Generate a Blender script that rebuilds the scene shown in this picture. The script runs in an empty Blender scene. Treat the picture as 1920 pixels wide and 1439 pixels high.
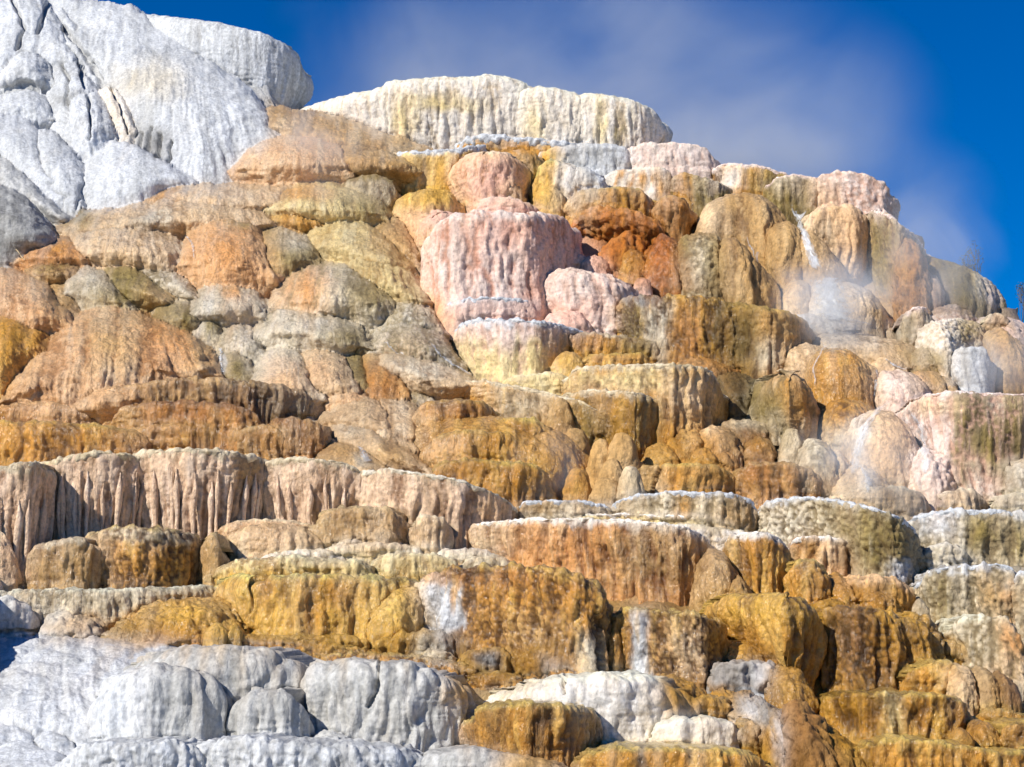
# Travertine hot-spring terraces: every lobe, block, mound and basin is its own object.
import bpy, math, random
import numpy as np
from mathutils import Vector

sc = bpy.context.scene
COL = sc.collection
random.seed(7)


STEAM = True
DENOISE = True
SUN_LEFT, SUN_ELEV, SUN_E, SKY_S = 50, 36, 5.0, .10
BOUNCE = 1

# ------------------------------------------------------------------ camera model
W0, H0 = 1920.0, 1439.0
FPX = 3850.0
PITCH = math.atan((1250 - 719.5) / FPX)
CAMZ = 1.7
CP, SP = math.cos(PITCH), math.sin(PITCH)

def D(y):                       # depth of the hill front for a given height in the view
    return 46.0 + (1439.0 - np.asarray(y, float)) * 0.034

def zat(y, Y):                  # world height of view row y at depth Y
    q = (719.5 - y) / FPX
    return CAMZ + Y * (SP + q * CP) / (CP - q * SP)

def xat(x, y, Y):
    q = (719.5 - y) / FPX
    return Y * ((x - 960.0) / FPX) / (CP - q * SP)

def proj(X, Y, Z):
    f = Y * CP + (Z - CAMZ) * SP
    u = -Y * SP + (Z - CAMZ) * CP
    return 960 + FPX * X / f, 719.5 - FPX * u / f

# ------------------------------------------------------------------ noise (numpy)
def _hash(ix, iy, iz, k=0):
    h = (ix.astype(np.uint32) * np.uint32(374761393)
         + iy.astype(np.uint32) * np.uint32(668265263)
         + iz.astype(np.uint32) * np.uint32(2147483647)
         + np.uint32((int(k*7) * 1274126177) & 0xffffffff))
    h ^= h >> np.uint32(13)
    h *= np.uint32(1274126177)
    h ^= h >> np.uint32(16)
    h *= np.uint32(2246822519)
    h ^= h >> np.uint32(15)
    return h

_G = np.array([[1,1,0],[-1,1,0],[1,-1,0],[-1,-1,0],[1,0,1],[-1,0,1],[1,0,-1],[-1,0,-1],
               [0,1,1],[0,-1,1],[0,1,-1],[0,-1,-1],[1,1,0],[-1,1,0],[0,-1,1],[0,-1,-1]], np.float32)

def perlin(x, y, z, k=0):
    x = np.asarray(x, np.float32); y = np.asarray(y, np.float32); z = np.asarray(z, np.float32)
    x, y, z = np.broadcast_arrays(x, y, z)
    fx, fy, fz = np.floor(x), np.floor(y), np.floor(z)
    ix, iy, iz = fx.astype(np.int64), fy.astype(np.int64), fz.astype(np.int64)
    dx, dy, dz = x - fx, y - fy, z - fz
    u = dx*dx*dx*(dx*(dx*6-15)+10); v = dy*dy*dy*(dy*(dy*6-15)+10); w = dz*dz*dz*(dz*(dz*6-15)+10)
    out = 0
    for a in (0, 1):
        wa = u if a else 1-u
        for b in (0, 1):
            wb = v if b else 1-v
            for c in (0, 1):
                wc = w if c else 1-w
                g = _G[_hash(ix+a, iy+b, iz+c, k) & np.uint32(15)]
                out = out + wa*wb*wc*(g[..., 0]*(dx-a) + g[..., 1]*(dy-b) + g[..., 2]*(dz-c))
    return out                       # about -1..1

def fbm(x, y, z, k=0, o=3):
    r, a = 0, 1.0
    for i in range(o):
        r = r + a*perlin(x, y, z, k+i*17); a *= .5
        x = x*2.03; y = y*2.03; z = z*2.03
    return r

def worley(x, y, z, k=0):           # distance to the nearest feature point, 0..1
    x = np.asarray(x, np.float32); y = np.asarray(y, np.float32); z = np.asarray(z, np.float32)
    fx, fy, fz = np.floor(x), np.floor(y), np.floor(z)
    ix, iy, iz = fx.astype(np.int64), fy.astype(np.int64), fz.astype(np.int64)
    best = np.full(x.shape, 9.0, np.float32)
    for a in (-1, 0, 1):
        for b in (-1, 0, 1):
            for c in (-1, 0, 1):
                h = _hash(ix+a, iy+b, iz+c, k)
                px = (h & np.uint32(1023)).astype(np.float32)/1023
                py = ((h >> np.uint32(10)) & np.uint32(1023)).astype(np.float32)/1023
                pz = ((h >> np.uint32(20)) & np.uint32(1023)).astype(np.float32)/1023
                d = (fx+a+px-x)**2 + (fy+b+py-y)**2 + (fz+c+pz-z)**2
                best = np.minimum(best, d)
    return np.sqrt(best)

def sm(a, b, x):
    t = np.clip((x-a)/(b-a), 0, 1)
    return t*t*(3-2*t)

def lin(h):
    v = np.array([int(h[i:i+2], 16)/255 for i in (0, 2, 4)])
    return np.where(v <= .04045, v/12.92, ((v+.055)/1.055)**2.4)*ALB
ALB = 1.24

# main, streak, blotch, crease
PAL = {
 'white': 'C4C5C5 B0B0AD D0D1D2 8E8C87', 'wgrey': 'B6B4AE A09C94 C6C3BD 757168',
 'cream': 'E4DACC DCCBB0 EAE4DA C2AC8C', 'shell': 'E8C6A4 F2DCC6 DAB08A 8E6444', 'pinkw': 'DCC8BA D6B4A0 E2D4CA B6907A',
 'pink': 'E6B69E ECCDBC DEA286 AE7458', 'peach': 'E8BC8C F0D2AC DA9E62 9A6636',
 'orange': 'DE9E5C EEC694 C27C38 6E3E16', 'tan': 'DEBE94 EBD3B0 C89E6A 84603A',
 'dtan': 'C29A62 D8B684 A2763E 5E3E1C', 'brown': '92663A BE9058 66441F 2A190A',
 'gold': 'C88C36 E2B460 A67022 482A0B', 'dgold': 'B48026 CF9C42 8C5F16 3A2408',
 'yellow': 'E0AE4C ECC878 C69236 765014', 'pyel': 'E0C88E ECDCAE CEAE6A 98743C',
 'rust': 'B87E3E D0A062 925A28 46280C', 'rorange': 'B86A22 D0883A 944F14 4E2808',
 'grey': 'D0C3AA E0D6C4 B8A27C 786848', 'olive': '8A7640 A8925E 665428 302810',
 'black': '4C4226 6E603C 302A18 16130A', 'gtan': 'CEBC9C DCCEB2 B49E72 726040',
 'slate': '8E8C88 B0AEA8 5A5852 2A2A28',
}
PALC = {}
def pal(n):
    if n not in PALC: PALC[n] = [lin(h) for h in PAL[n].split()]
    return PALC[n]

# ------------------------------------------------------------------ mesh output
def make_obj(name, P, quads, col, wet, mat, parent=None, origin=None):
    """P (n,3) world coordinates, quads (m,4)"""
    n = len(P)
    if origin is None:
        origin = np.array([P[:, 0].mean(), P[:, 1].mean(), P[:, 2].min()])
    me = bpy.data.meshes.new(name)
    me.vertices.add(n)
    me.vertices.foreach_set('co', (P-origin).astype(np.float32).ravel())
    m = len(quads)
    me.loops.add(m*4); me.polygons.add(m)
    me.loops.foreach_set('vertex_index', quads.astype(np.int32).ravel())
    me.polygons.foreach_set('loop_start', (np.arange(m)*4).astype(np.int32))
    me.polygons.foreach_set('loop_total', np.full(m, 4, np.int32))
    me.polygons.foreach_set('use_smooth', np.ones(m, bool))
    if col is not None:
        a = me.color_attributes.new('tint', 'FLOAT_COLOR', 'POINT')
        c4 = np.ones((n, 4), np.float32); c4[:, :3] = col; c4[:, 3] = wet
        a.data.foreach_set('color', c4.ravel())
    me.update(); me.validate()
    me.materials.append(mat)
    o = bpy.data.objects.new(name, me)
    COL.objects.link(o)
    if parent is not None:
        o.parent = parent
        o.location = Vector(origin) - parent.location
    else:
        o.location = origin
    return o

def grid_quads(ni, nj):
    a = np.arange(ni*nj).reshape(ni, nj)
    return np.stack([a[:-1, :-1], a[1:, :-1], a[1:, 1:], a[:-1, 1:]], -1).reshape(-1, 4)

def grid_normals(P):
    du = np.gradient(P, axis=0); dv = np.gradient(P, axis=1)
    n = np.cross(du, dv)
    n /= np.linalg.norm(n, axis=2, keepdims=True)+1e-9
    if (n[..., 2]*0.5 - n[..., 1]).mean() < 0: n = -n
    return n

def tag(o, label, cat, group=None, kind=None):
    if label: o['label'] = label
    if cat: o['category'] = cat
    if group: o['group'] = group
    if kind: o['kind'] = kind
    return o

# ------------------------------------------------------------------ materials
def nd(nt, t, **k):
    n = nt.nodes.new(t)
    for a, b in k.items(): setattr(n, a, b)
    return n

def travertine_material(name):
    m = bpy.data.materials.new(name); m.use_nodes = True
    nt = m.node_tree; L = nt.links.new
    b = nt.nodes['Principled BSDF']
    at = nd(nt, 'ShaderNodeAttribute', attribute_name='tint')
    tc = nd(nt, 'ShaderNodeNewGeometry')
    # crystalline grain on the colour
    n1 = nd(nt, 'ShaderNodeTexNoise'); n1.inputs['Scale'].default_value = 9; n1.inputs['Detail'].default_value = 6; n1.inputs['Roughness'].default_value = .7
    L(tc.outputs['Position'], n1.inputs['Vector'])
    mp = nd(nt, 'ShaderNodeMapRange'); mp.inputs['From Min'].default_value = .3; mp.inputs['From Max'].default_value = .7
    mp.inputs['To Min'].default_value = .72; mp.inputs['To Max'].default_value = 1.32
    L(n1.outputs['Fac'], mp.inputs['Value'])
    mx = nd(nt, 'ShaderNodeVectorMath', operation='SCALE')
    L(at.outputs['Color'], mx.inputs[0]); L(mp.outputs['Result'], mx.inputs['Scale'])
    L(mx.outputs['Vector'], b.inputs['Base Color'])
    # roughness from wetness
    r = nd(nt, 'ShaderNodeMapRange'); r.inputs['From Max'].default_value = .7; r.inputs['To Min'].default_value = .9; r.inputs['To Max'].default_value = .18
    L(at.outputs['Alpha'], r.inputs['Value']); L(r.outputs['Result'], b.inputs['Roughness'])
    s = nd(nt, 'ShaderNodeMapRange'); s.inputs['To Min'].default_value = .12; s.inputs['To Max'].default_value = .6
    L(at.outputs['Alpha'], s.inputs['Value']); s.inputs['To Max'].default_value = .35; L(s.outputs['Result'], b.inputs['Specular IOR Level'])
    # fine knobbly relief
    mq = nd(nt, 'ShaderNodeMapping'); mq.inputs['Scale'].default_value = (1, 1, .55); L(tc.outputs['Position'], mq.inputs['Vector'])
    n2 = nd(nt, 'ShaderNodeTexNoise'); n2.inputs['Scale'].default_value = 7; n2.inputs['Detail'].default_value = 8; n2.inputs['Roughness'].default_value = .72
    L(mq.outputs['Vector'], n2.inputs['Vector'])
    vo = nd(nt, 'ShaderNodeTexVoronoi', feature='SMOOTH_F1'); vo.inputs['Scale'].default_value = 13
    L(mq.outputs['Vector'], vo.inputs['Vector'])
    ad = nd(nt, 'ShaderNodeMath', operation='MULTIPLY_ADD'); ad.inputs[1].default_value = -.35
    L(vo.outputs['Distance'], ad.inputs[0]); L(n2.outputs['Fac'], ad.inputs[2])
    n3 = nd(nt, 'ShaderNodeTexNoise'); n3.inputs['Scale'].default_value = 26; n3.inputs['Detail'].default_value = 3; n3.inputs['Roughness'].default_value = .6
    L(mq.outputs['Vector'], n3.inputs['Vector'])
    a3 = nd(nt, 'ShaderNodeMath', operation='MULTIPLY_ADD'); a3.inputs[1].default_value = .4
    L(n3.outputs['Fac'], a3.inputs[0]); L(ad.outputs['Value'], a3.inputs[2])
    bs_ = nd(nt, 'ShaderNodeMapRange'); bs_.inputs['From Min'].default_value = .03; bs_.inputs['From Max'].default_value = .4; bs_.inputs['To Min'].default_value = .5; bs_.inputs['To Max'].default_value = 1
    L(at.outputs['Alpha'], bs_.inputs['Value'])
    bp = nd(nt, 'ShaderNodeBump'); bp.inputs['Distance'].default_value = .11
    L(bs_.outputs['Result'], bp.inputs['Strength'])
    # film of water: a glossy coat broken up by its own small ripples
    n4 = nd(nt, 'ShaderNodeTexNoise'); n4.inputs['Scale'].default_value = 15; n4.inputs['Detail'].default_value = 2
    L(mq.outputs['Vector'], n4.inputs['Vector'])
    b4 = nd(nt, 'ShaderNodeBump'); b4.inputs['Strength'].default_value = 1; b4.inputs['Distance'].default_value = .06
    L(n4.outputs['Fac'], b4.inputs['Height']); L(b4.outputs['Normal'], b.inputs['Coat Normal'])
    cw = nd(nt, 'ShaderNodeMapRange'); cw.inputs['From Min'].default_value = .25; cw.inputs['From Max'].default_value = .7; cw.inputs['To Max'].default_value = .9
    L(at.outputs['Alpha'], cw.inputs['Value']); L(cw.outputs['Result'], b.inputs['Coat Weight']); b.inputs['Coat Roughness'].default_value = .17; b.inputs['Coat IOR'].default_value = 1.33
    L(a3.outputs['Value'], bp.inputs['Height']); L(bp.outputs['Normal'], b.inputs['Normal'])
    return m

ROCK = travertine_material('travertine')

# ------------------------------------------------------------------ the terrace builder
SEED = [0]
PIECES = []
KIDS = []
class Pending:
    pass

def finish():
    """let neighbouring lobes run into each other (fillet and shared colour where they meet), then link every object"""
    cs = 4.0; gw, gh = int(2300/cs), int(1800/cs)
    M_ = np.full((gw, gh), 1e9)
    lay = []
    for p in PIECES:
        P = p['P'].reshape(-1, 3)
        vx, vy = proj(P[:, 0], P[:, 1], P[:, 2])
        gx = (vx+190)/cs; gy = (vy+180)/cs
        p['g'] = (gx, gy)
        ix = np.clip(gx.astype(int), 1, gw-2); iy = np.clip(gy.astype(int), 1, gh-2)
        x0, x1, y0, y1 = ix.min()-1, ix.max()+2, iy.min()-1, iy.max()+2
        d = np.full((x1-x0, y1-y0), 1e9)
        np.minimum.at(d, (ix-x0, iy-y0), P[:, 1])
        front = P[:, 1] < d[ix-x0, iy-y0]+.35
        c = np.zeros(d.shape+(3,)); n = np.zeros(d.shape)
        np.add.at(c, (ix[front]-x0, iy[front]-y0), p['C'].reshape(-1, 3)[front]); np.add.at(n, (ix[front]-x0, iy[front]-y0), 1)
        # fill holes and grow by one cell
        d2 = d.copy(); c2 = c.copy(); n2 = n.copy()
        for a in (-1, 0, 1):
            for b in (-1, 0, 1):
                dd = np.roll(np.roll(d, a, 0), b, 1); d2 = np.where(d < 1e8, d2, np.minimum(d2, dd))
                c2 += np.roll(np.roll(c, a, 0), b, 1); n2 += np.roll(np.roll(n, a, 0), b, 1)
        lay.append((x0, x1, y0, y1, d2, c2/np.maximum(n2, 1)[..., None]))
        M_[x0:x1, y0:y1] = np.minimum(M_[x0:x1, y0:y1], d2)
    S1 = np.zeros((gw, gh)); S0 = np.zeros((gw, gh)); S2 = np.zeros((gw, gh)); B = np.zeros((gw, gh, 3))
    for p, (x0, x1, y0, y1, d, c) in zip(PIECES, lay):
        df = d-M_[x0:x1, y0:y1]
        S1[x0:x1, y0:y1] += np.exp(-np.minimum(df, 9)/KB)
        S0[x0:x1, y0:y1] += np.exp(-np.minimum(df, 9)/KS)
        if p['name'] == 'hillside': continue
        w = np.exp(-np.minimum(df, 9)/KC); w[d > 1e8] = 0
        S2[x0:x1, y0:y1] += w; B[x0:x1, y0:y1] += w[..., None]*c
    ok = (S2 > .3)
    B = np.where(ok[..., None], B/np.maximum(S2, 1e-6)[..., None], 0)
    off = KB*np.log(np.maximum(S1, 1)); ofs = KS*np.log(np.maximum(S0, 1))
    def blur(a, n=2):
        for _ in range(n):
            a = (np.roll(a, 1, 0)+2*a+np.roll(a, -1, 0))/4; a = (np.roll(a, 1, 1)+2*a+np.roll(a, -1, 1))/4
        return a
    off = blur(off, 3); ofs = blur(ofs, 2); T_ = blur(np.clip(2*(1-1/np.maximum(S2, 1)), 0, 1))
    okf = ok.astype(float)
    wide = blur(B*okf[..., None], 60)/np.maximum(blur(okf, 60), 1e-3)[..., None]      # local tone, used where only the bare hill shows
    B = np.where(ok[..., None], B, wide)
    # mineral stain carried downhill by the water
    R = np.zeros_like(B); acc = B[:, 0].copy(); seen = np.zeros(gw, bool)
    for j in range(gh):
        o_ = ok[:, j]
        acc = np.where((o_ & ~seen)[:, None], B[:, j], acc); seen = o_
        acc = np.where(o_[:, None], acc*.945+B[:, j]*.055, acc); R[:, j] = acc
    R = (np.roll(R, 1, 0)+2*R+np.roll(R, -1, 0))/4
    Bw = blur(B*okf[..., None], 14)/np.maximum(blur(okf, 14), 1e-3)[..., None]
    B = blur(B)
    def bil(a, gx, gy):
        gx = np.clip(gx-.5, 0, gw-2.01); gy = np.clip(gy-.5, 0, gh-2.01)
        i, j = gx.astype(int), gy.astype(int); u, v = gx-i, gy-j
        if a.ndim == 3: u, v = u[:, None], v[:, None]
        return (a[i, j]*(1-u)+a[i+1, j]*u)*(1-v)+(a[i, j+1]*(1-u)+a[i+1, j+1]*u)*v
    def fuse(P, gx, gy, soft=0):
        m = M_[np.clip(gx.astype(int), 0, gw-1), np.clip(gy.astype(int), 0, gh-1)]
        near = np.exp(-np.clip(P[:, 1]-m-.15, 0, 9)/.5)
        k = bil(ofs, gx, gy)*near/P[:, 1]
        return CAM0+(P-CAM0)*(1-k)[:, None], near
    for p in PIECES:
        P = p['P'].reshape(-1, 3); C = p['C'].reshape(-1, 3)
        gx, gy = p['g']
        P, near = fuse(P, gx, gy, p.get('soft', 0))
        if p['name'] == 'hillside':
            C = bil(wide, gx, gy)*.85*(1+.25*fbm(P[:, 0]/.7, P[:, 1]/.7, P[:, 2]/.7, 11, 3))[:, None]
        else:
            t = (bil(T_, gx, gy)*near*.9)[:, None]
            C = C+(bil(B, gx, gy)-C)*t
            C = C+(bil(Bw, gx, gy)-C)*(.32 if p.get('soft') else .14)
        # stains and weathering shared by the whole hill
        st = perlin(P[:, 0]/.55, P[:, 1]/2.5, P[:, 2]/3.2, 211)+.6*perlin(P[:, 0]/.2, P[:, 1]/2, P[:, 2]/2.2, 212)
        C = C+(bil(R, gx, gy)-C)*(sm(-.25, .6, st)*.36*near)[:, None]
        g = fbm(P[:, 0]/3.1, P[:, 1]/3.1, P[:, 2]/3.1, 201, 3)
        C = C*(1+.14*g)[:, None]
        q = (sm(.1, .9, fbm(P[:, 0]/1.1, P[:, 1]/1.1, P[:, 2]/2.2, 207, 3))*.10)[:, None]
        C = np.clip(C+(np.array([.72, .62, .48])*np.maximum(C.mean(1, keepdims=True)*1.9, .2)-C)*q, .004, 1.6)
        if p['name'] == 'apron':
            C = C*np.minimum(1, .86/C.max(1))[:, None]
            for i, (name, rim, bot, lab, c, cat, group, o) in enumerate(FOLDS):
                q_ = p['quads'][p['qown'] == i]
                if not len(q_): continue
                us = np.unique(q_); re = np.full(len(P), -1); re[us] = np.arange(len(us))
                tag(make_obj(name, P[us], re[q_], C[us], p['wet'][us], ROCK), lab, cat, group)
            continue
        C = C*np.minimum(1, .86/C.max(1))[:, None]
        ni, nj = p['P'].shape[:2]
        o = make_obj(p['name'], P, grid_quads(ni, nj), C, p['wet'].ravel(), ROCK, None, p['base'])
        tag(o, p['lab'], p['cat'], p['group'], p.get('kind'))
        p['ob'].real = o
    for (ob, nm, R_, Cr, wt) in KIDS:
        Pk = R_.reshape(-1, 3); vx, vy = proj(Pk[:, 0], Pk[:, 1], Pk[:, 2])
        Pk, _ = fuse(Pk, (vx+190)/cs, (vy+180)/cs)
        make_obj(nm, Pk, grid_quads(*R_.shape[:2]), Cr.reshape(-1, 3), np.full(len(Pk), wt), ROCK, ob.real)
KB, KS, KC = .85, .22, .90
CAM0 = np.array([0, 0, CAMZ])

def interp(pts, x):
    xs = [p[0] for p in pts]; ys = [p[1] for p in pts]
    # smooth (monotone enough) interpolation: linear then light blur through a dense table
    return np.interp(x, xs, ys)

def smooth_poly(pts, x0, x1):
    if isinstance(pts, (int, float)): pts = [(x0, pts), (x1, pts)]
    xx = np.linspace(x0, x1, 240)
    yy = interp(pts, xx)
    w = max(3, int(240*0.035))
    pad = np.pad(yy, w, mode='edge')
    ker = np.hanning(2*w+1); ker /= ker.sum()
    return xx, np.convolve(pad, ker, 'valid')

def colour(P, px, py, s, d, dn, c, o):
    """vertex colours; s arc position (m), d 0 rim..1 foot, dn relief -1..1"""
    k = o['seed']
    c0, c1, c2, c3 = pal(c)
    x, y, z = P[..., 0], P[..., 1], P[..., 2]
    t = np.clip(d, 0, 1.2)
    st = perlin(s/.42, z/4.5+d*1.5, k*3.1, 3) + .6*perlin(s/.17, z/2.6, k*2.3, 4)
    bl = fbm(x/1.5, y/1.5, z/1.5, k+5, 3)
    C = np.broadcast_to(c0, P.shape).copy()
    def mix(C, cc, f): return C + (cc-C)*f[..., None]
    sa = o.get('sa', .75)
    C = mix(C, c1, sm(.05, .5, st)*sa)
    C = mix(C, c2, sm(.05, .7, bl+.25*st)*.6)
    C = mix(C, c3, sm(.12, .62, -st-.25*bl)*.45*sa)
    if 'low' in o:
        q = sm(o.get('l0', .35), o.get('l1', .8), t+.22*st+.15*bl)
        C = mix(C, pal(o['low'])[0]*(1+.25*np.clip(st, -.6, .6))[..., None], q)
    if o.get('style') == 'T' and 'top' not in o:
        C = mix(C, np.minimum(c1*1.18, .85), (1-sm(.02, .13, t+.06*st))*.65)  # paler tone paints a highlight along the lip
    if 'top' in o:
        wpx = o.get('tw', .16)
        q = 1-sm(wpx*.45, wpx, t+.1*st+.06*bl+.05*perlin(s/.1, z/.3, k, 9))
        C = mix(C, pal(o['top'])[0], q)
    pm = 0*x
    for (pts, cc, soft) in o.get('patch', ()):   # stained areas and some painted shade, given as ellipses (x, y, rx, ry)
        ex, ey, rx, ry = pts
        wx = px + 14*perlin(s/.5, z/.8, k, 21) + 7*perlin(s/.18, z/.5, k, 22)
        wy = py + 16*perlin(s/.6, z/.8, k, 23)
        rr = np.maximum(np.abs(wx-ex)/rx, np.abs(wy-ey)/ry)*.55 + .45*np.sqrt(((wx-ex)/rx)**2+((wy-ey)/ry)**2)
        q = (1-sm(1-soft, 1+soft, rr + .22*bl*soft*2))
        cp = pal(cc)
        C = mix(C, cp[0]*(1+.2*np.clip(st+bl, -.8, .8))[..., None], q)
        if cc == 'white': pm = np.maximum(pm, q)
    f1 = perlin(s/.13, z/1.7, k*1.9, 6); f2 = perlin(s/.10, z/1.1, k*2.9, 7)
    C = mix(C, c3, sm(.2, .6, f1)*.38*sa*(1-pm))
    C = mix(C, c1*1.12, sm(.2, .6, f2)*.5*sa)
    C = mix(C, c3, sm(.05, .8, -dn)*.9*o.get('cr', 1)*(1-.8*pm))          # darker towards the creases
    fine = fbm(x/.16, y/.16, z/.16, k+9, 2)
    C = C*np.clip(1+.3*fine+.06*bl, .5, 1.4)[..., None]
    return np.clip(C, .004, 1.5)

def relief(P, s, d, o):
    k = o['seed']
    x, y, z = P[..., 0], P[..., 1], P[..., 2]
    fa, fw = o['fl']; la, ls = o['lu']; ba, bs = o.get('bu', (0, .2))
    h = np.zeros(x.shape, np.float32); dn = np.zeros_like(h)
    if fa:
        ws = s + .35*fw*perlin(z/(fw*3), s/(fw*4), k, 31) + (.15 if o.get('soft') else .3)*fw*perlin(x/.9, y/.9, z/.9, 32)
        f1 = np.abs(perlin(ws/fw, z/(fw*9), k*1.7, 33))*1.9
        f2 = np.abs(perlin(ws/(fw*.42), z/(fw*5), k*1.7, 34))*1.9
        f3 = np.abs(perlin(ws/(fw*.2), z/(fw*3), k*1.7, 35))*1.9
        f = .6*np.minimum(f1, 1.1)+.28*np.minimum(f2, 1.1)+.16*np.minimum(f3, 1.1)-.48
        ramp = o.get('f0', .35)+(1-o.get('f0', .35))*sm(.02, .55, d)
        h += fa*ramp*f*(2.5 if o['style'] == 'T' else 1.6); dn += f*1.3*min(1, fa/.08)
    if la:
        zs = z/(1.9 if o['style'] == 'T' else 1.5); l = np.abs(perlin(x/ls, y/ls, zs/ls, k+41))*1.7 + .5*np.abs(perlin(x/ls*2.1, y/ls*2.1, zs/ls*2.1, k+42))*1.7 - .55
        h += .62*la*l*1.4; dn += .5*l
    if ba:
        wv = worley(x/bs, y/bs, z/bs*.9, k+51)
        b = 1-np.clip(wv*1.25, 0, 1)**2
        msk = sm(-.25, .3, perlin(x/1.1, y/1.1, z/1.1, k+52)) if o.get('bm', 0) else 1
        h += ba*(b-.5)*msk; dn += (b-.75)*1.2*msk
    g1 = np.abs(perlin(x/.30, y/.30, z/.55, k+61)); g2 = np.abs(perlin(x/.13, y/.13, z/.2, k+62))
    tc_ = 1-np.abs(perlin(x/.9, y/.9, z/.13+.6*perlin(x/.7, y/.7, z/.7, 66), 65))*2.2
    h += (.035 if o.get('soft') else .022)*np.clip(tc_, -.5, 1)*sm(-.2, .4, perlin(x/1.7, y/1.7, z/1.3, 67))
    h += o.get('fi', .065)*(g1*1.3+g2*.7-.6); dn += .5*(g1*1.6+g2*.9-.7)
    return h, dn

SP_M = 0.043            # grid spacing in metres at 60 m

def outline(x0, x1, B, p, rim, bot, dz, side=0.0):
    """dense front outline, left to right; returns view x, X, Y, arc"""
    ph = np.linspace(math.pi, 0, 900)
    cs, sn = np.cos(ph), np.sin(ph)
    s = np.sign(cs)*np.abs(cs)**(2/p)
    bo = np.abs(sn)**(2/p)
    px = x0+(s+1)/2*(x1-x0)
    xr, yr = smooth_poly(rim, x0, x1)
    xb, yb = smooth_poly(bot, x0, x1)
    rimy = np.interp(px, xr, yr); boty = np.interp(px, xb, yb)
    Y = D(boty) + B*(1-bo) + dz
    return px, rimy, boty, Y, bo

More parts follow.
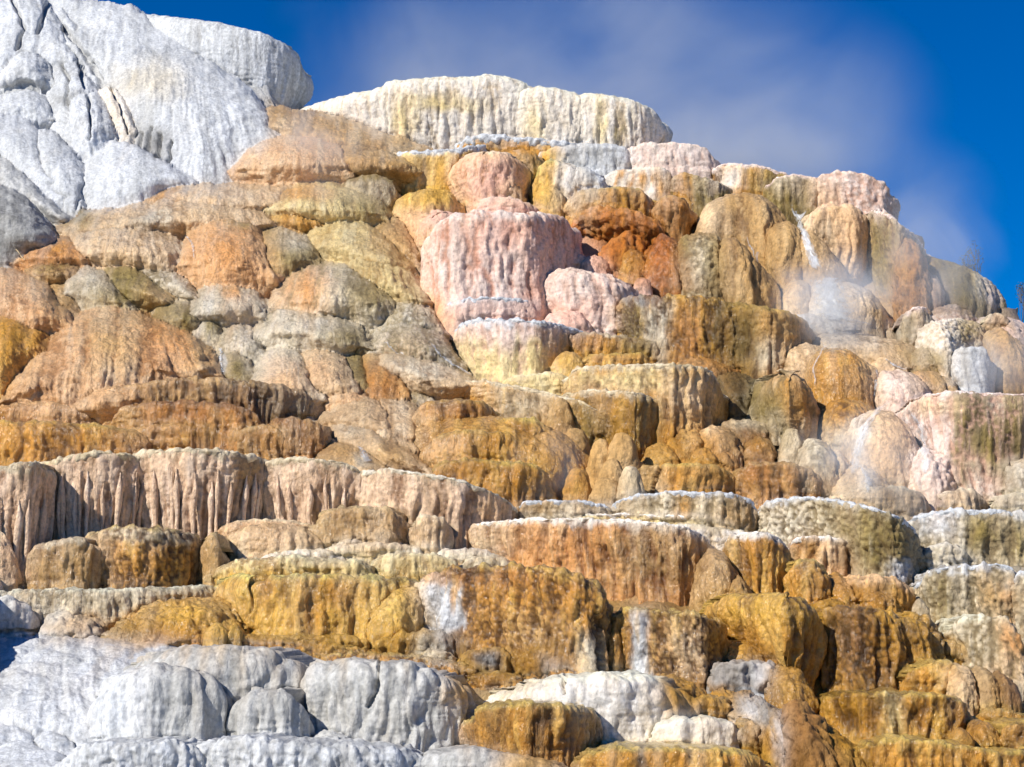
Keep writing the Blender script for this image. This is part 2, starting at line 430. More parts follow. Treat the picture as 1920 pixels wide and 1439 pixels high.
def build(style, name, rim, bot, lab, c, cat, group, **o):
    SEED[0] += 1
    o['seed'] = SEED[0]*7.31; o['style'] = style
    rng = np.random.RandomState(SEED[0])
    if isinstance(bot, (int, float)): bot = [(rim[0][0], bot), (rim[-1][0], bot)]
    if o.get('skirt'):
        wd = (rim[-1][0]-rim[0][0])*o['skirt']; hh_ = max(b[1] for b in bot)-min(q_[1] for q_ in rim)
        rim = [(rim[0][0]-wd, min(rim[0][1]+.55*hh_, bot[0][1]+4))]+list(rim)+[(rim[-1][0]+wd, min(rim[-1][1]+.55*hh_, bot[-1][1]+4))]
        bot = [(bot[0][0]-wd, bot[0][1]+8)]+[(b[0], b[1]+10) for b in bot]+[(bot[-1][0]+wd, bot[-1][1]+8)]
    ws_ = rim[-1][0]-rim[0][0]
    if ws_ > 50:
        wd = min(.06*ws_, 12) if style == 'T' else .09*ws_
        rim = [(rim[0][0]-wd, rim[0][1]+(4 if style == 'T' else .3*(bot[0][1]-rim[0][1])))]+list(rim)+[(rim[-1][0]+wd, rim[-1][1]+(4 if style == 'T' else .3*(bot[-1][1]-rim[-1][1])))]
        bot = [(bot[0][0]-wd, bot[0][1])]+list(bot)+[(bot[-1][0]+wd, bot[-1][1])]
    if 'crust' in o and 'top' not in o: o['top'] = o['crust'][0]; o['tw'] = .15
    x0, x1 = rim[0][0], rim[-1][0]
    p = o.get('p', 3.0 if style == 'T' else 2.2)
    dz = o.get('dz', 0)
    ym = np.mean([b[1] for b in bot]); depth0 = float(D(ym))
    wm = (x1-x0)*depth0/FPX
    hm = max(.3, (ym-np.mean([r[1] for r in rim]))*depth0/FPX)
    B = o.get('B', min(.42*wm, 3.2) if style == 'T' else min(.5*wm, 1.1*hm+.6, 4.0))
    o.setdefault('fl', (.05, .45)); o.setdefault('lu', (.06, .9))
    px, rimy, boty, Y, bo = outline(x0, x1, B, p, rim, bot, dz)
    X = xat(px, (rimy+boty)/2, Y)
    arc = np.concatenate([[0], np.cumsum(np.hypot(np.diff(X), np.diff(Y)))])
    sp = SP_M*depth0/60*o.get('res', 1)
    ni = int(np.clip(arc[-1]/sp, 10, 600))
    sa = np.linspace(0, arc[-1], ni)
    px, rimy, boty, Y, X, bo = [np.interp(sa, arc, q) for q in (px, rimy, boty, Y, X, bo)]
    Zr = zat(rimy, Y); Zb = zat(boty, Y)
    Hh = np.maximum(Zr-Zb, .02)
    ext = o.get('ext', .7)                                   # metres below the visible foot
    hmax = float(Hh.max())
    if style == 'T':
        # rim wobble
        Zr = Zr + o.get('rw', .05)*fbm(sa/.9, 0*sa, 0*sa+o['seed'], 3, 3) ; Hh = np.maximum(Zr-Zb, .02)
        tx, ty = np.gradient(X), np.gradient(Y)
        ln = np.hypot(tx, ty)+1e-9
        nx, ny = ty/ln, -tx/ln                               # outward (towards the viewer)
        r = min(o.get('r', .12)*hmax, B*.8)
        tp = o.get('tp', .06)*hmax
        q = o.get('q', 1.6)
        fl_ = (0 if o.get('tp', 0) > .1 else .07)*hmax*(1-np.abs(nx)**2)
        capd = np.maximum(D(rimy)-D(boty)+1.2, B*1.0+.8)*o.get('cap', 1)
        ncap = 12; ncor = max(4, int(r*1.5/sp)); nw = max(5, int(hmax/sp)); ne = 3
        rows = []
        for u in np.linspace(1, 0, ncap, endpoint=False):
            Yc = Y + r*.9 + u*np.maximum(capd-bo*0, .2)
            Yc = np.minimum(Yc, np.maximum(Y.min()+capd+B, Y+r))
            rows.append((X.mean()+(X-X.mean())*(1-.30*u), Yc, Zr+.0*u+o.get('rise', 0)*u*hmax, np.full(ni, -.25*u)))
        for th in np.linspace(0, math.pi/2, ncor, endpoint=False):
            ins = r*(1-math.sin(th)); dr = r*(1-math.cos(th))
            dr = np.minimum(dr, Hh*.8)
            rows.append((X-nx*ins, Y-ny*ins, Zr-dr, dr/Hh))
        for f in np.linspace(0, 1, nw, endpoint=False):
            dr = np.minimum(r, Hh*.8)
            z = Zr-dr-(Hh-dr)*f
            ins = tp*f**q - fl_*sm(.72, 1, f)
            rows.append((X-nx*ins, Y-ny*ins, z, (Zr-z)/Hh))
        for f in np.linspace(0, 1, ne):
            ins = tp*(1+.1*f) - fl_*(1+.3*f)
            rows.append((X-nx*ins, Y-ny*ins, Zb-ext*f, 1+.2*f+0*X))
    else:
        n = o.get('n', 2.3)
        Yr = D(boty)+B+dz
        span = np.maximum(Yr-Y, .0)
        ncap = 4; nw = max(8, int((hmax+float(span.max()))*.85/sp)); ne = 3
        rows = []
        for u in np.linspace(1, 0, ncap, endpoint=False):
            rows.append((X, Yr+u*(.5*B+.5), Zr-Hh*1.05*u**1.7, np.full(ni, -.2*u)))
        for th in np.linspace(0, math.pi/2, nw):
            v = math.sin(th)**(2/n); dd = 1-max(0, math.cos(th))**(2/n)
            if o.get('mix', 0): dd = dd*(1-o['mix'])+v*o['mix']
            if 0:                                # draped fold: rounded crest, long slope, foot running out
                t = (th/(math.pi/2))**1.25
                dd = t; v = .40*math.sqrt(max(0, 1-(1-min(1, t*1.6))**2))+.42*t+.18*t**5
            rows.append((X, Yr-span*v, Zr-Hh*dd, np.full(ni, dd)))
        for f in np.linspace(.25, 1, ne):
            rows.append((X, Yr-span*(1+.10*f)-.12*f, Zb-ext*f, np.full(ni, 1+.2*f)))
    P = np.stack([np.stack([r_[0]+0*X, r_[1]+0*X, r_[2]+0*X], -1) for r_ in rows], 1)
    d = np.stack([r_[3]+0*X for r_ in rows], 1)
    # keep view x when depth changes
    s2 = np.repeat(sa[:, None], d.shape[1], 1)
    N = grid_normals(P)
    N2 = N.copy()                                            # blur normals slightly so relief does not tear corners
    for _ in range(2):
        N2[1:-1] = (N2[:-2]+2*N2[1:-1]+N2[2:])/4
        N2[:, 1:-1] = (N2[:, :-2]+2*N2[:, 1:-1]+N2[:, 2:])/4
    N2 /= np.linalg.norm(N2, axis=2, keepdims=True)+1e-9
    h, dn = relief(P, s2, np.clip(d, 0, 1), o)
    fade = sm(-.25, 0, d)*.5+.5
    Q = P + N2*(h*fade)[..., None]
    for (cpts, cw) in o.get('crack', ()):                    # open cracks
        vx, vy = proj(Q[..., 0], Q[..., 1], Q[..., 2])
        best = np.full(vx.shape, 1e9)
        for (ax, ay), (bx, by) in zip(cpts[:-1], cpts[1:]):
            L2 = (bx-ax)**2+(by-ay)**2
            tt = np.clip(((vx-ax)*(bx-ax)+(vy-ay)*(by-ay))/L2, 0, 1)
            wob = 5*perlin(vx/18, vy/18, 0*vx, 77)
            best = np.minimum(best, np.abs(np.hypot(vx-ax-tt*(bx-ax), vy-ay-tt*(by-ay))+wob*.7))
        g = 1-sm(cw*.4, cw, best)
        Q = Q - N2*(g*.16)[..., None]; dn = dn - g*1.4
    vx, vy = proj(Q[..., 0], Q[..., 1], Q[..., 2])
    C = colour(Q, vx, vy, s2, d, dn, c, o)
    wet = np.full(d.shape, o.get('wet', .5))
    wet = wet*np.where(C.mean(-1) > .6, .3, 1)
    nj = d.shape[1]
    base = np.array([X.mean(), Y.mean(), Zb.min()-ext])
    ob = Pending(); ob.location = Vector(base)
    PIECES.append(dict(ob=ob, name=name, P=Q, C=C, wet=wet, base=base, lab=lab, cat=cat, group=group, soft=style == 'D'))
    # crusted rim as a part
    if 'crust' in o:
        rc, rp = o['crust']                                    # palette, radius in view px
        rr = rp*depth0/FPX
        a, b = int(ni*.02), int(ni*.98)
        ii = np.arange(a, b)
        nr = 16
        th = np.linspace(0, 2*math.pi, nr)
        wob = 1+.5*fbm(sa[ii]/.45, 0*sa[ii], 0*sa[ii]+o['seed'], 71, 3)
        tall = rr*np.clip(wob, .45, 1.9)
        cx_, cy_ = X[ii]-nx[ii]*(r*.55+rr*.15), Y[ii]-ny[ii]*(r*.55+rr*.15)
        cz_ = Zr[ii]-tall*.5
        ca, sn_ = np.cos(th), np.sin(th)
        lo_ = np.where(sn_ < 0, 1.15, .62)
        R = np.stack([cx_[:, None]+nx[ii][:, None]*rr*ca*.75, cy_[:, None]+ny[ii][:, None]*rr*ca*.75,
                      cz_[:, None]+tall[:, None]*sn_*lo_], -1)
        nrm = np.stack([nx[ii][:, None]*ca+0*tall[:, None], ny[ii][:, None]*ca+0*tall[:, None], sn_+0*tall[:, None]], -1)
        hh = .75*rr*(.5-np.clip(worley(R[..., 0]/(rr*1.3), R[..., 1]/(rr*1.3), R[..., 2]/(rr*1.3), 81), 0, 1)) + .5*rr*fbm(R[..., 0]/.35, R[..., 1]/.35, R[..., 2]/.35, 82, 3)
        R = R+nrm*hh[..., None]
        oo = dict(seed=o['seed']+3, sa=.5)
        vx, vy = proj(R[..., 0], R[..., 1], R[..., 2])
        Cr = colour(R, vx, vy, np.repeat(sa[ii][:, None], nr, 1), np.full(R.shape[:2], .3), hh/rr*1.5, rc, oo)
        KIDS.append((ob, 'crusted_lip', R, Cr, .15))
    # free-hanging drip columns as parts
    for t_ in range(o.get('cols', 0)):
        i = int(ni*(.10+.80*(t_+.5+.5*rng.uniform(-1, 1))/o['cols']))
        f0 = rng.uniform(.16, .42)
        zt, zb_ = Zr[i]-Hh[i]*f0, Zb[i]-.2
        m = 22; uu = np.linspace(0, 1, m)
        ins = tp*(f0+(1-f0)*.55*uu)**q - .03
        rad = (.015+.075*sm(0, .3, uu)-.035*sm(.3, .7, uu)+.05*sm(.75, 1, uu))*rng.uniform(.6, 1.3)
        wob = .07*perlin(uu*2.5, 0*uu, 0*uu+i, 91)
        cx_ = X[i]-nx[i]*ins+wob-.25*(sa[i]/arc[-1]-.5)*uu; cy_ = Y[i]-ny[i]*ins; cz_ = zt+(zb_-zt)*uu
        th = np.linspace(0, 2*math.pi, 9)
        R = np.stack([cx_[:, None]+rad[:, None]*np.cos(th), cy_[:, None]+rad[:, None]*np.sin(th), cz_[:, None]+0*th], -1)
        oo = dict(seed=o['seed']+t_, sa=.6)
        vx, vy = proj(R[..., 0], R[..., 1], R[..., 2])
        Cr = colour(R, vx, vy, R[..., 0], np.full(R.shape[:2], .5), 0*vx, c, oo)
        KIDS.append((ob, 'drip_column', R, Cr, .5))
    return ob

def T(rim, bot, lab, c, name='travertine_terrace', cat='terrace', group='stepped travertine terraces', **o):
    return build('T', name, rim, bot, lab, c, cat, group, **o)

def M(rim, bot, lab, c, name='travertine_mound', cat='mound', group='rounded travertine mounds', **o):
    if o.get('soft'):
        SEED[0] += 1
        o['seed'] = SEED[0]*7.31; o['style'] = 'D'
        o.setdefault('fl', (.05, .45)); o.setdefault('lu', (.06, .9))
        if isinstance(bot, (int, float)): bot = [(rim[0][0], bot), (rim[-1][0], bot)]
        FOLDS.append((name, rim, bot, lab, c, cat, group, o)); return
    o['p'] = min(o.get('p', 2.2), 2.25); o['n'] = min(o.get('n', 2.3), 2.7)
    return build('D', name, rim, bot, lab, c, cat, group, **o)

FOLDS = []
def drape():
    """the folded apron: one continuous flowing surface of overlapping domes, cut along its creases into one object per dome"""
    st = 2.0
    gx = np.arange(-130, 930, st); gy = np.arange(-90, 1480, st)
    nx_, ny_ = len(gx), len(gy)
    best = np.full((nx_, ny_), -9.0); second = np.full((nx_, ny_), -9.0); own = np.full((nx_, ny_), -1, int)
    TOP = np.zeros((nx_, ny_)); V = np.zeros((nx_, ny_)); SX = np.zeros((nx_, ny_))
    for i, (name, rim, bot, lab, c, cat, group, o) in enumerate(FOLDS):
        x0, x1 = rim[0][0], rim[-1][0]; wd = (x1-x0)*o.get('skirt', .10)
        xa, xb = x0-wd, x1+wd
        hh = max(b[1] for b in bot)-min(q[1] for q in rim)
        rim2 = [(xa, min(rim[0][1]+.5*hh, bot[0][1]))]+list(rim)+[(xb, min(rim[-1][1]+.5*hh, bot[-1][1]))]
        bot2 = [(xa, bot[0][1]+6)]+[(b[0], b[1]+14) for b in bot]+[(xb, bot[-1][1]+6)]
        ia, ib = np.searchsorted(gx, xa), np.searchsorted(gx, xb)
        if ib-ia < 3: continue
        xs = gx[ia:ib]
        xr, yr = smooth_poly(rim2, xa, xb); xq, yq = smooth_poly(bot2, xa, xb)
        r = np.interp(xs, xr, yr)[:, None]; b = np.interp(xs, xq, yq)[:, None]
        sc_ = float(D((r.min()+b.max())/2))/FPX
        wob = 5*perlin(xs/23, xs*0, xs*0+o['seed'], 3)+2.5*perlin(xs/8, xs*0, xs*0+o['seed'], 4)
        r = r+wob[:, None]; hp = np.maximum(b-r, 8)
        v = (gy[None]-r)/hp
        s_ = ((xs-(xa+xb)/2)/((xb-xa)/2))[:, None]+0*v
        s_ = s_+.17*perlin(gy[None]/38, xs[:, None]/90, i*3.7)+.08*perlin(gy[None]/13, xs[:, None]/40, i*5.1)
        S = np.clip(1-s_**2, 0, 1)**.8
        wm = (xb-xa)*sc_; hm = float(hp.max())*sc_
        Hi = o.get('h', min(.70*wm, 1.3*hm+.3, 3.4))
        rise = np.sqrt(np.clip(1-(1-np.clip(v/.55, 0, 1))**2, 0, 1))
        h = Hi*S*(.36+.64*rise)*(1-sm(.40, 1.25, v))
        edge = np.clip(1+v*hp/6.0, 0, 1)
        h = np.where(v < 0, Hi*S*.36*edge-.02, h)-np.clip(v-1, 0, 9)*.5+o.get('dz', 0)*-.35*(v >= 0)*S
        dom = (v*hp > -6) & (v < 1.9) & (S > 0)
        h = np.where(dom, h, -9)
        sl = np.s_[ia:ib, :]
        win = h > best[sl]
        second[sl] = np.where(win, best[sl], np.maximum(second[sl], h))
        best[sl] = np.where(win, h, best[sl]); own[sl] = np.where(win, i, own[sl])
        TOP[sl] = np.where(win, r-6+0*v, TOP[sl])
        V[sl] = np.where(win, np.clip(v, 0, 1), V[sl])
        SX[sl] = np.where(win, (xs[:, None]-(xa+xb)/2)*sc_/(.72+.28*np.clip(v, 0, 1)), SX[sl])
    # keep each dome in one piece: stray islands go to the neighbour around them
    for i in range(len(FOLDS)):
        m = own == i
        if not m.any(): continue
        lab_ = np.where(m, np.arange(m.size).reshape(m.shape)+1, 0)
        while True:
            l2 = lab_.copy()
            for ax in (0, 1):
                l2 = np.maximum(l2, np.roll(l2, 1, ax)); l2 = np.where(m, l2, 0); l2 = np.maximum(l2, np.roll(l2, -1, ax)); l2 = np.where(m, l2, 0)
            if (l2 == lab_).all(): break
            lab_ = l2
        ids, cnt = np.unique(lab_[m], return_counts=True)
        own[m & (lab_ != ids[cnt.argmax()])] = -2
    for _ in range(200):
        e = own == -2
        if not e.any(): break
        for ax, sh in ((0, 1), (0, -1), (1, 1), (1, -1)):
            nb = np.roll(own, sh, ax); own = np.where((own == -2) & (nb != -2), nb, own)
    has = own >= 0
    hq = np.where(has, best, 0)
    for _ in range(2):                                  # ease the crests without closing the creases
        hb = hq.copy(); hb[1:-1, 1:-1] = (hq[1:-1, 1:-1]*4+hq[:-2, 1:-1]+hq[2:, 1:-1]+hq[1:-1, :-2]+hq[1:-1, 2:])/8
        hq = np.where(has, hb, hq)
    yy = np.broadcast_to(gy[None], has.shape).astype(float).copy()
    edge_ = has & ~np.roll(has, 1, 1)
    yy = np.where(edge_, np.clip(TOP, yy-st, yy+.9*st), yy)
    xx = np.broadcast_to(gx[:, None], has.shape)
    Yd = D(yy)-hq+.25
    P = np.stack([xat(xx, yy, Yd), Yd, zat(yy, Yd)], -1)
    N = grid_normals(P)
    for _ in range(3):
        N[1:-1] = (N[:-2]+2*N[1:-1]+N[2:])/4; N[:, 1:-1] = (N[:, :-2]+2*N[:, 1:-1]+N[:, 2:])/4
    N /= np.linalg.norm(N, axis=2, keepdims=True)+1e-9
    C = np.zeros(P.shape); wet = np.zeros(has.shape); disp = np.zeros(has.shape)
    gap = np.exp(-np.clip(best-second, 0, 9)/.05)*(second > -1)
    for i, (name, rim, bot, lab, c, cat, group, o) in enumerate(FOLDS):
        m = own == i
        if not m.any(): continue
        Pi = P[m]; h, dn = relief(Pi, SX[m], V[m], o)
        dn = dn-.75*gap[m]; h = h-.10*gap[m]
        for (cpts, cw) in o.get('crack', ()):
            vx, vy = xx[m]+5*perlin(yy[m]/15, xx[m]/15, 0*xx[m], 78), yy[m]+5*perlin(xx[m]/15, yy[m]/15, 0*xx[m], 79)
            bd = np.full(vx.shape, 1e9)
            for (ax, ay), (bx, by) in zip(cpts[:-1], cpts[1:]):
                tt = np.clip(((vx-ax)*(bx-ax)+(vy-ay)*(by-ay))/((bx-ax)**2+(by-ay)**2), 0, 1)
                bd = np.minimum(bd, np.hypot(vx-ax-tt*(bx-ax), vy-ay-tt*(by-ay)))
            g = 1-sm(cw*.25, cw, bd); h = h-g*.32; dn = dn-g*.9  # sunk, and darkened in colour for the shade of hollows
        disp[m] = h
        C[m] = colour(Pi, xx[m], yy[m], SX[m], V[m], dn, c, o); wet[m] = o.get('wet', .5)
    P = P+N*disp[..., None]
    idx = np.arange(nx_*ny_).reshape(nx_, ny_)
    q = np.stack([idx[:-1, :-1], idx[1:, :-1], idx[1:, 1:], idx[:-1, 1:]], -1).reshape(-1, 4)
    o4 = own.ravel()[q]
    q = q[(o4 >= 0).all(1)]; qo = own.ravel()[q[:, 0]]
    used = np.unique(q); re = np.full(nx_*ny_, -1); re[used] = np.arange(len(used))
    PIECES.append(dict(name='apron', P=P.reshape(-1, 3)[used], C=C.reshape(-1, 3)[used], wet=wet.ravel()[used], soft=1, quads=re[q], qown=qo))

def ball(x, y, rx, ry, lab, c, name='travertine_boulder', cat='boulder', group='small round travertine boulders', **o):
    """small boulder-like mound: view centre and half sizes"""
    rim = [(x-rx, y+ry*.35), (x-rx*.8, y-ry*.35), (x-rx*.4, y-ry*.88), (x, y-ry), (x+rx*.4, y-ry*.88), (x+rx*.8, y-ry*.35), (x+rx, y+ry*.35)]
    o.setdefault('n', 2.6); o.setdefault('fl', (.02, .3)); o.setdefault('lu', (.03, .5)); o.setdefault('ext', .35)
    return build('D', name, rim, y+ry, lab, c, cat, group, **o)
# ================================================================== UPPER LEFT: dry white cliffs
GW = 'dry white travertine cliffs'
WD = dict(soft=1, wet=.05, fi=.03, cr=.6, group=GW, cat='cliff', name='white_travertine_cliff')
T([(240,22),(300,26),(370,32),(450,45),(510,60),(545,78),(562,100),(573,130)], [(240,150),(340,190),(430,205),(500,212),(573,208)],
  'tall white cliff top with a fluted curtain wall hanging over a dark hollow', 'white', cap=.5, p=2.6, B=5, r=.16, tp=.16, q=2.2, fl=(0.066,.5), lu=(0.035,.8), dz=2.2, low='wgrey', l0=.7, l1=1.2, **WD)
M([(85,-12),(150,4),(250,16),(330,70),(380,105),(430,140),(480,180),(515,225),(540,268)], [(85,200),(170,165),(215,200),(250,255),(310,305),(382,334),(440,306),(500,288),(540,272)],
  'broad white flowstone slope fanning down from the skyline with fluted lower edge', 'white', p=3, B=7, n=1.7, mix=.45, fl=(0.072,.6), f0=.05, lu=(0.070,.8), h=2.6, crack=[([(104,28),(150,88),(183,140),(212,210),(230,262)],8),([(264,250),(259,286)],5),([(281,240),(272,296)],6),([(300,252),(294,305)],5),([(322,262),(314,318)],4)], patch=[((290,285,46,34),'slate',.7),((275,150,50,26),'grey',1.1)], **WD)  # slate patch and short cracks paint the dark of the fluted cave
M([(-80,-60),(20,-40),(80,-10),(120,45),(160,110),(180,168)], [(-80,175),(0,160),(50,140),(100,130),(150,160),(180,172)],
  'crumpled white outcrop with deep overhangs at the upper left corner', 'white', p=3, B=4, fl=(0.088,.9), lu=(0.112,1.1), h=2.4, crack=[([(20,-10),(45,50),(30,90)],5),([(90,10),(70,60)],5)], **WD)
M([(92,18),(118,14),(150,50),(185,100),(215,150),(232,180)], [(92,40),(118,48),(150,95),(185,135),(215,182),(232,190)],
  'long narrow white ridge running diagonally down from the skyline', 'white', p=4, B=1.2, dz=-1.5, fl=(0.017,.4), lu=(0.070,.5), h=1.3, **WD)
M([(-10,150),(10,105),(40,76),(70,80),(95,100),(104,150)], [(-10,178),(45,165),(80,172),(104,160)],
  'overhanging white hood with fluted underside above a dark hollow', 'white', h=2.2, fl=(0.066,.4), lu=(0.070,.7), crack=[([(0,166),(45,158),(85,166)],13)], **WD)  # wide crack line paints the shade of the hollow below
M([(92,110),(110,90),(140,105),(165,140),(190,168)], [(92,200),(120,208),(150,195),(175,185),(190,174)],
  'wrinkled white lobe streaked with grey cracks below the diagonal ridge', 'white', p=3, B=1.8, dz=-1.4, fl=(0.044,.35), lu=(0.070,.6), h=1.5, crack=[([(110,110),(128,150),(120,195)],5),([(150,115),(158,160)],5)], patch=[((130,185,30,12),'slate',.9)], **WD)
M([(108,222),(122,188),(150,166),(175,168),(200,188),(212,215),(218,250)], [(108,240),(140,262),(170,276),(200,268),(218,256)],
  'rounded white boulder head bulging between two dark clefts', 'white', p=2.4, B=2.2, n=2.6, dz=-1.2, fl=(0.055,.45), lu=(0.084,.5), h=2.0, crack=[([(128,190),(118,235)],6),([(165,178),(172,230),(166,262)],4)], **WD)
M([(178,150),(200,146),(225,165),(245,190),(258,225),(262,245)], [(178,172),(200,222),(222,250),(240,262),(254,258),(262,248)],
  'creamy fluted white rib twisting beside the rounded boulder head', 'cream', p=3, B=1.3, n=2.6, dz=-1.3, fl=(0.072,.28), lu=(0.056,.6), h=1.4, crack=[([(205,158),(228,200),(240,250)],4)], **WD)
M([(-40,198),(0,185),(35,172),(70,160),(92,180),(96,215)], [(-40,225),(0,214),(40,215),(70,232),(86,228),(96,219)],
  'pale white tongue lying under the overhanging hood', 'white', p=3, B=1.6, dz=-1, fl=(0.017,.4), lu=(0.070,.6), h=1.2, crack=[([(70,236),(110,246),(135,252)],11)], **WD)  # crack line here is painted darkness of the overhang hollow
M([(-80,185),(0,200),(50,222),(90,255),(130,310),(150,350)], [(-80,330),(0,300),(50,350),(100,385),(150,400)],
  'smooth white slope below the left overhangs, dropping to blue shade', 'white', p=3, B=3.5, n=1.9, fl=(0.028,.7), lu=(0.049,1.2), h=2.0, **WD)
M([(38,322),(52,270),(72,238),(100,248),(140,285),(172,325)], [(38,335),(70,352),(110,372),(140,386),(172,345)],
  'steep white lobe with faint runnels, left of the snowy mound', 'white', p=2.6, B=2.4, dz=-.6, fl=(0.033,.5), lu=(0.056,.9), h=1.8, **WD)
M([(140,340),(160,305),(185,280),(210,262),(255,272),(300,298),(340,322),(368,338)], [(140,352),(170,378),(215,388),(260,380),(310,352),(368,344)],
  'low snowy white mound touching the tan mounds at its foot', 'white', p=2.6, B=3, dz=-.4, fl=(0.022,.6), lu=(0.056,.9), h=2.0, **WD)
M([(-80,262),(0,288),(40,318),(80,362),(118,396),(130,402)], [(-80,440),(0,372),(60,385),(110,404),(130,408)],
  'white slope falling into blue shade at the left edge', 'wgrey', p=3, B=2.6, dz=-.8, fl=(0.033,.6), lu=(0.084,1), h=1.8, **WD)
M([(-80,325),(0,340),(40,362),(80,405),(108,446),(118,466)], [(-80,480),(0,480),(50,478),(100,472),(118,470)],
  'shaded blue-grey white lobe sunk in the hollow at the left edge', 'slate', p=3, B=2.4, dz=-.6, fl=(0.028,.6), lu=(0.105,.9), **WD)  # white rock in shade, the shade put into its slate colour
# ================================================================== steaming tan slopes between white cliff and cream terrace
TW = dict(wet=.45, soft=1)
M([(478,206),(510,204),(560,210),(640,222),(700,245),(770,268),(815,282)], [(478,240),(560,262),(650,290),(740,310),(815,310)],
  'brown misty slope under the dark hollow of the white cliff', 'dtan', p=3, B=4, fl=(.03,.5), lu=(.08,1.0), **TW)
M([(600,262),(640,250),(700,262),(760,285),(800,305)], [(600,330),(680,335),(740,335),(800,330)],
  'misty brown mound left of the yellow rim terrace', 'dtan', p=2.5, B=3, fl=(.04,.5), lu=(.1,.8), **TW)
M([(440,310),(462,278),(500,258),(560,250),(620,252),(670,272),(705,305)], [(440,325),(500,338),(580,340),(660,338),(705,326)],
  'smooth peach mound in drifting steam below the white cliff', 'peach', p=2.6, B=3.5, fl=(.02,.6), lu=(.06,1.1), **TW)
# ================================================================== cream dripstone terrace on the skyline
CR = dict(wet=.3, name='cream_dripstone_terrace', group='cream dripstone terraces on the skyline', low='cream', l0=.55, l1=1.1, sa=.6, r=.2, q=1.5, f0=.12)
T([(562,196),(590,184),(640,170),(700,158),(722,144),(770,140),(820,136),(880,138),(915,133),(950,133),(985,146),(1010,157),(1050,161),(1072,178)], [(562,230),(680,270),(760,285),(900,288),(1072,288)],
  'largest cream terrace on the skyline, hung with long drips, misty at its left end', 'cream', p=3.5, B=6, tp=.16, fl=(.085,.36), lu=(.05,.9), dz=.6,
  patch=[((830,195,60,12),'pyel',1.0),((755,225,16,40),'pyel',.9)], **CR)
T([(955,168),(1005,154),(1050,160),(1085,168),(1125,182)], 285,
  'middle cream dripstone lobe between its larger and smaller neighbours on the skyline', 'cream', p=3, B=3.2, tp=.10, fl=(.085,.34), lu=(.05,.8), dz=.3, patch=[((1000,230,16,40),'pyel',.8)], **CR)
T([(1050,178),(1098,169),(1150,174),(1190,182),(1225,194),(1240,208),(1246,226)], 285,
  'right-hand cream dripstone lobe with white lip and yellow streak against the sky', 'cream', p=2.8, B=4, tp=.12, fl=(.085,.34), lu=(.05,.7), dz=.2, patch=[((1125,230,8,45),'pyel',.8),((1160,240,9,34),'olive',1.0)], **CR)
# ================================================================== pink and white stack in the upper centre
UC = dict(wet=.3)
T([(866,266),(880,254),(920,252),(960,256),(1010,260),(1072,268)], 300, 'low yellow ledge with snow-white crust at the foot of the cream terrace', 'gold', p=4, B=1.8, fl=(.06,.25), crust=('white',9), dz=.4, **UC)
T([(706,296),(716,288),(760,284),(820,281),(870,276),(902,272)], [(706,330),(735,345),(780,360),(902,365)], 'yellow wall under a long white rim, leftmost of the upper stack', 'yellow', p=3, B=3, tp=.03, fl=(.07,.6), lu=(.09,.9), crust=('white',7), patch=[((720,312,14,26),'pyel',.7),((775,320,30,30),'pyel',.9)], **UC)
M([(732,400),(742,365),(765,345),(800,338),(840,345),(860,370)], [(732,420),(770,425),(860,420)], 'yellow bulging wall base left of the peach drum', 'yellow', p=3, B=2, n=3, dz=-.5, fl=(.05,.6), lu=(.1,.7), low='peach', **UC)
T([(843,300),(852,286),(880,279),(930,276),(965,280),(988,296)], [(843,380),(900,400),(988,395)], 'rounded peach-pink drum with finely fluted wall near the top of the stack', 'peach', p=2.5, B=2.4, r=.3, tp=.1, fl=(.04,.4), lu=(.07,.8), dz=-.6, patch=[((910,340,60,50),'pink',.8)], **UC)
T([(950,282),(975,276),(1005,280),(1023,292)], 355, 'brown fluted drum tucked behind the peach-pink drum', 'dtan', p=2.6, B=1.8, r=.25, tp=.12, fl=(.06,.3), dz=-.1, top='gold', **UC)
T([(1018,282),(1040,272),(1090,268),(1150,270),(1180,274),(1192,290)], 325, 'white block with golden left side just under the cream terrace', 'white', p=3.5, B=2, r=.2, fl=(.05,.4), lu=(.07,.6), patch=[((1030,300,18,30),'yellow',.7)], wet=.15)
T([(1184,274),(1205,266),(1260,267),(1312,270),(1330,280),(1341,298)], 325, 'square white block at the right shoulder of the cream terrace', 'pinkw', p=4.5, B=1.6, r=.1, fl=(.03,.4), lu=(.06,.5), wet=.1)
T([(1000,330),(1010,300),(1030,290),(1070,300),(1110,320)], 415, 'golden wall with cream stains in a recess under the white block', 'yellow', p=3, B=1.6, r=.2, fl=(.05,.4), lu=(.06,.6), dz=.4, patch=[((1065,330,25,60),'cream',.8)], wet=.4)
T([(1048,338),(1056,318),(1072,308),(1105,310),(1135,322),(1142,340)], 395, 'knobbly white step stained yellow below the white block', 'white', p=2.6, B=1.6, r=.3, fl=(.05,.4), lu=(.1,.4), low='cream', l0=.5, l1=1, dz=-.3, wet=.2)
T([(1130,330),(1150,317),(1190,315),(1235,312),(1258,318),(1268,336)], [(1130,352),(1268,370)], 'white wall painted with orange vertical drip stains', 'cream', p=3.4, B=1.6, r=.12, fl=(.05,.35), dz=-.4, patch=[((1160,335,5,22),'gold',.8),((1185,335,6,26),'rust',.9),((1205,340,5,24),'gold',.9),((1232,340,9,30),'gold',.8),((1256,340,14,30),'brown',.7)], wet=.4)
T([(1255,336),(1275,324),(1310,328),(1345,335),(1366,350)], [(1255,380),(1366,395)], 'olive and gold stained wall left of the tan mushroom mound', 'olive', p=3, B=1.6, fl=(.08,.35), lu=(.08,.4), patch=[((1280,350,16,40),'gold',.9),((1340,345,25,16),'gtan',.9)], dz=-.3, wet=.5)
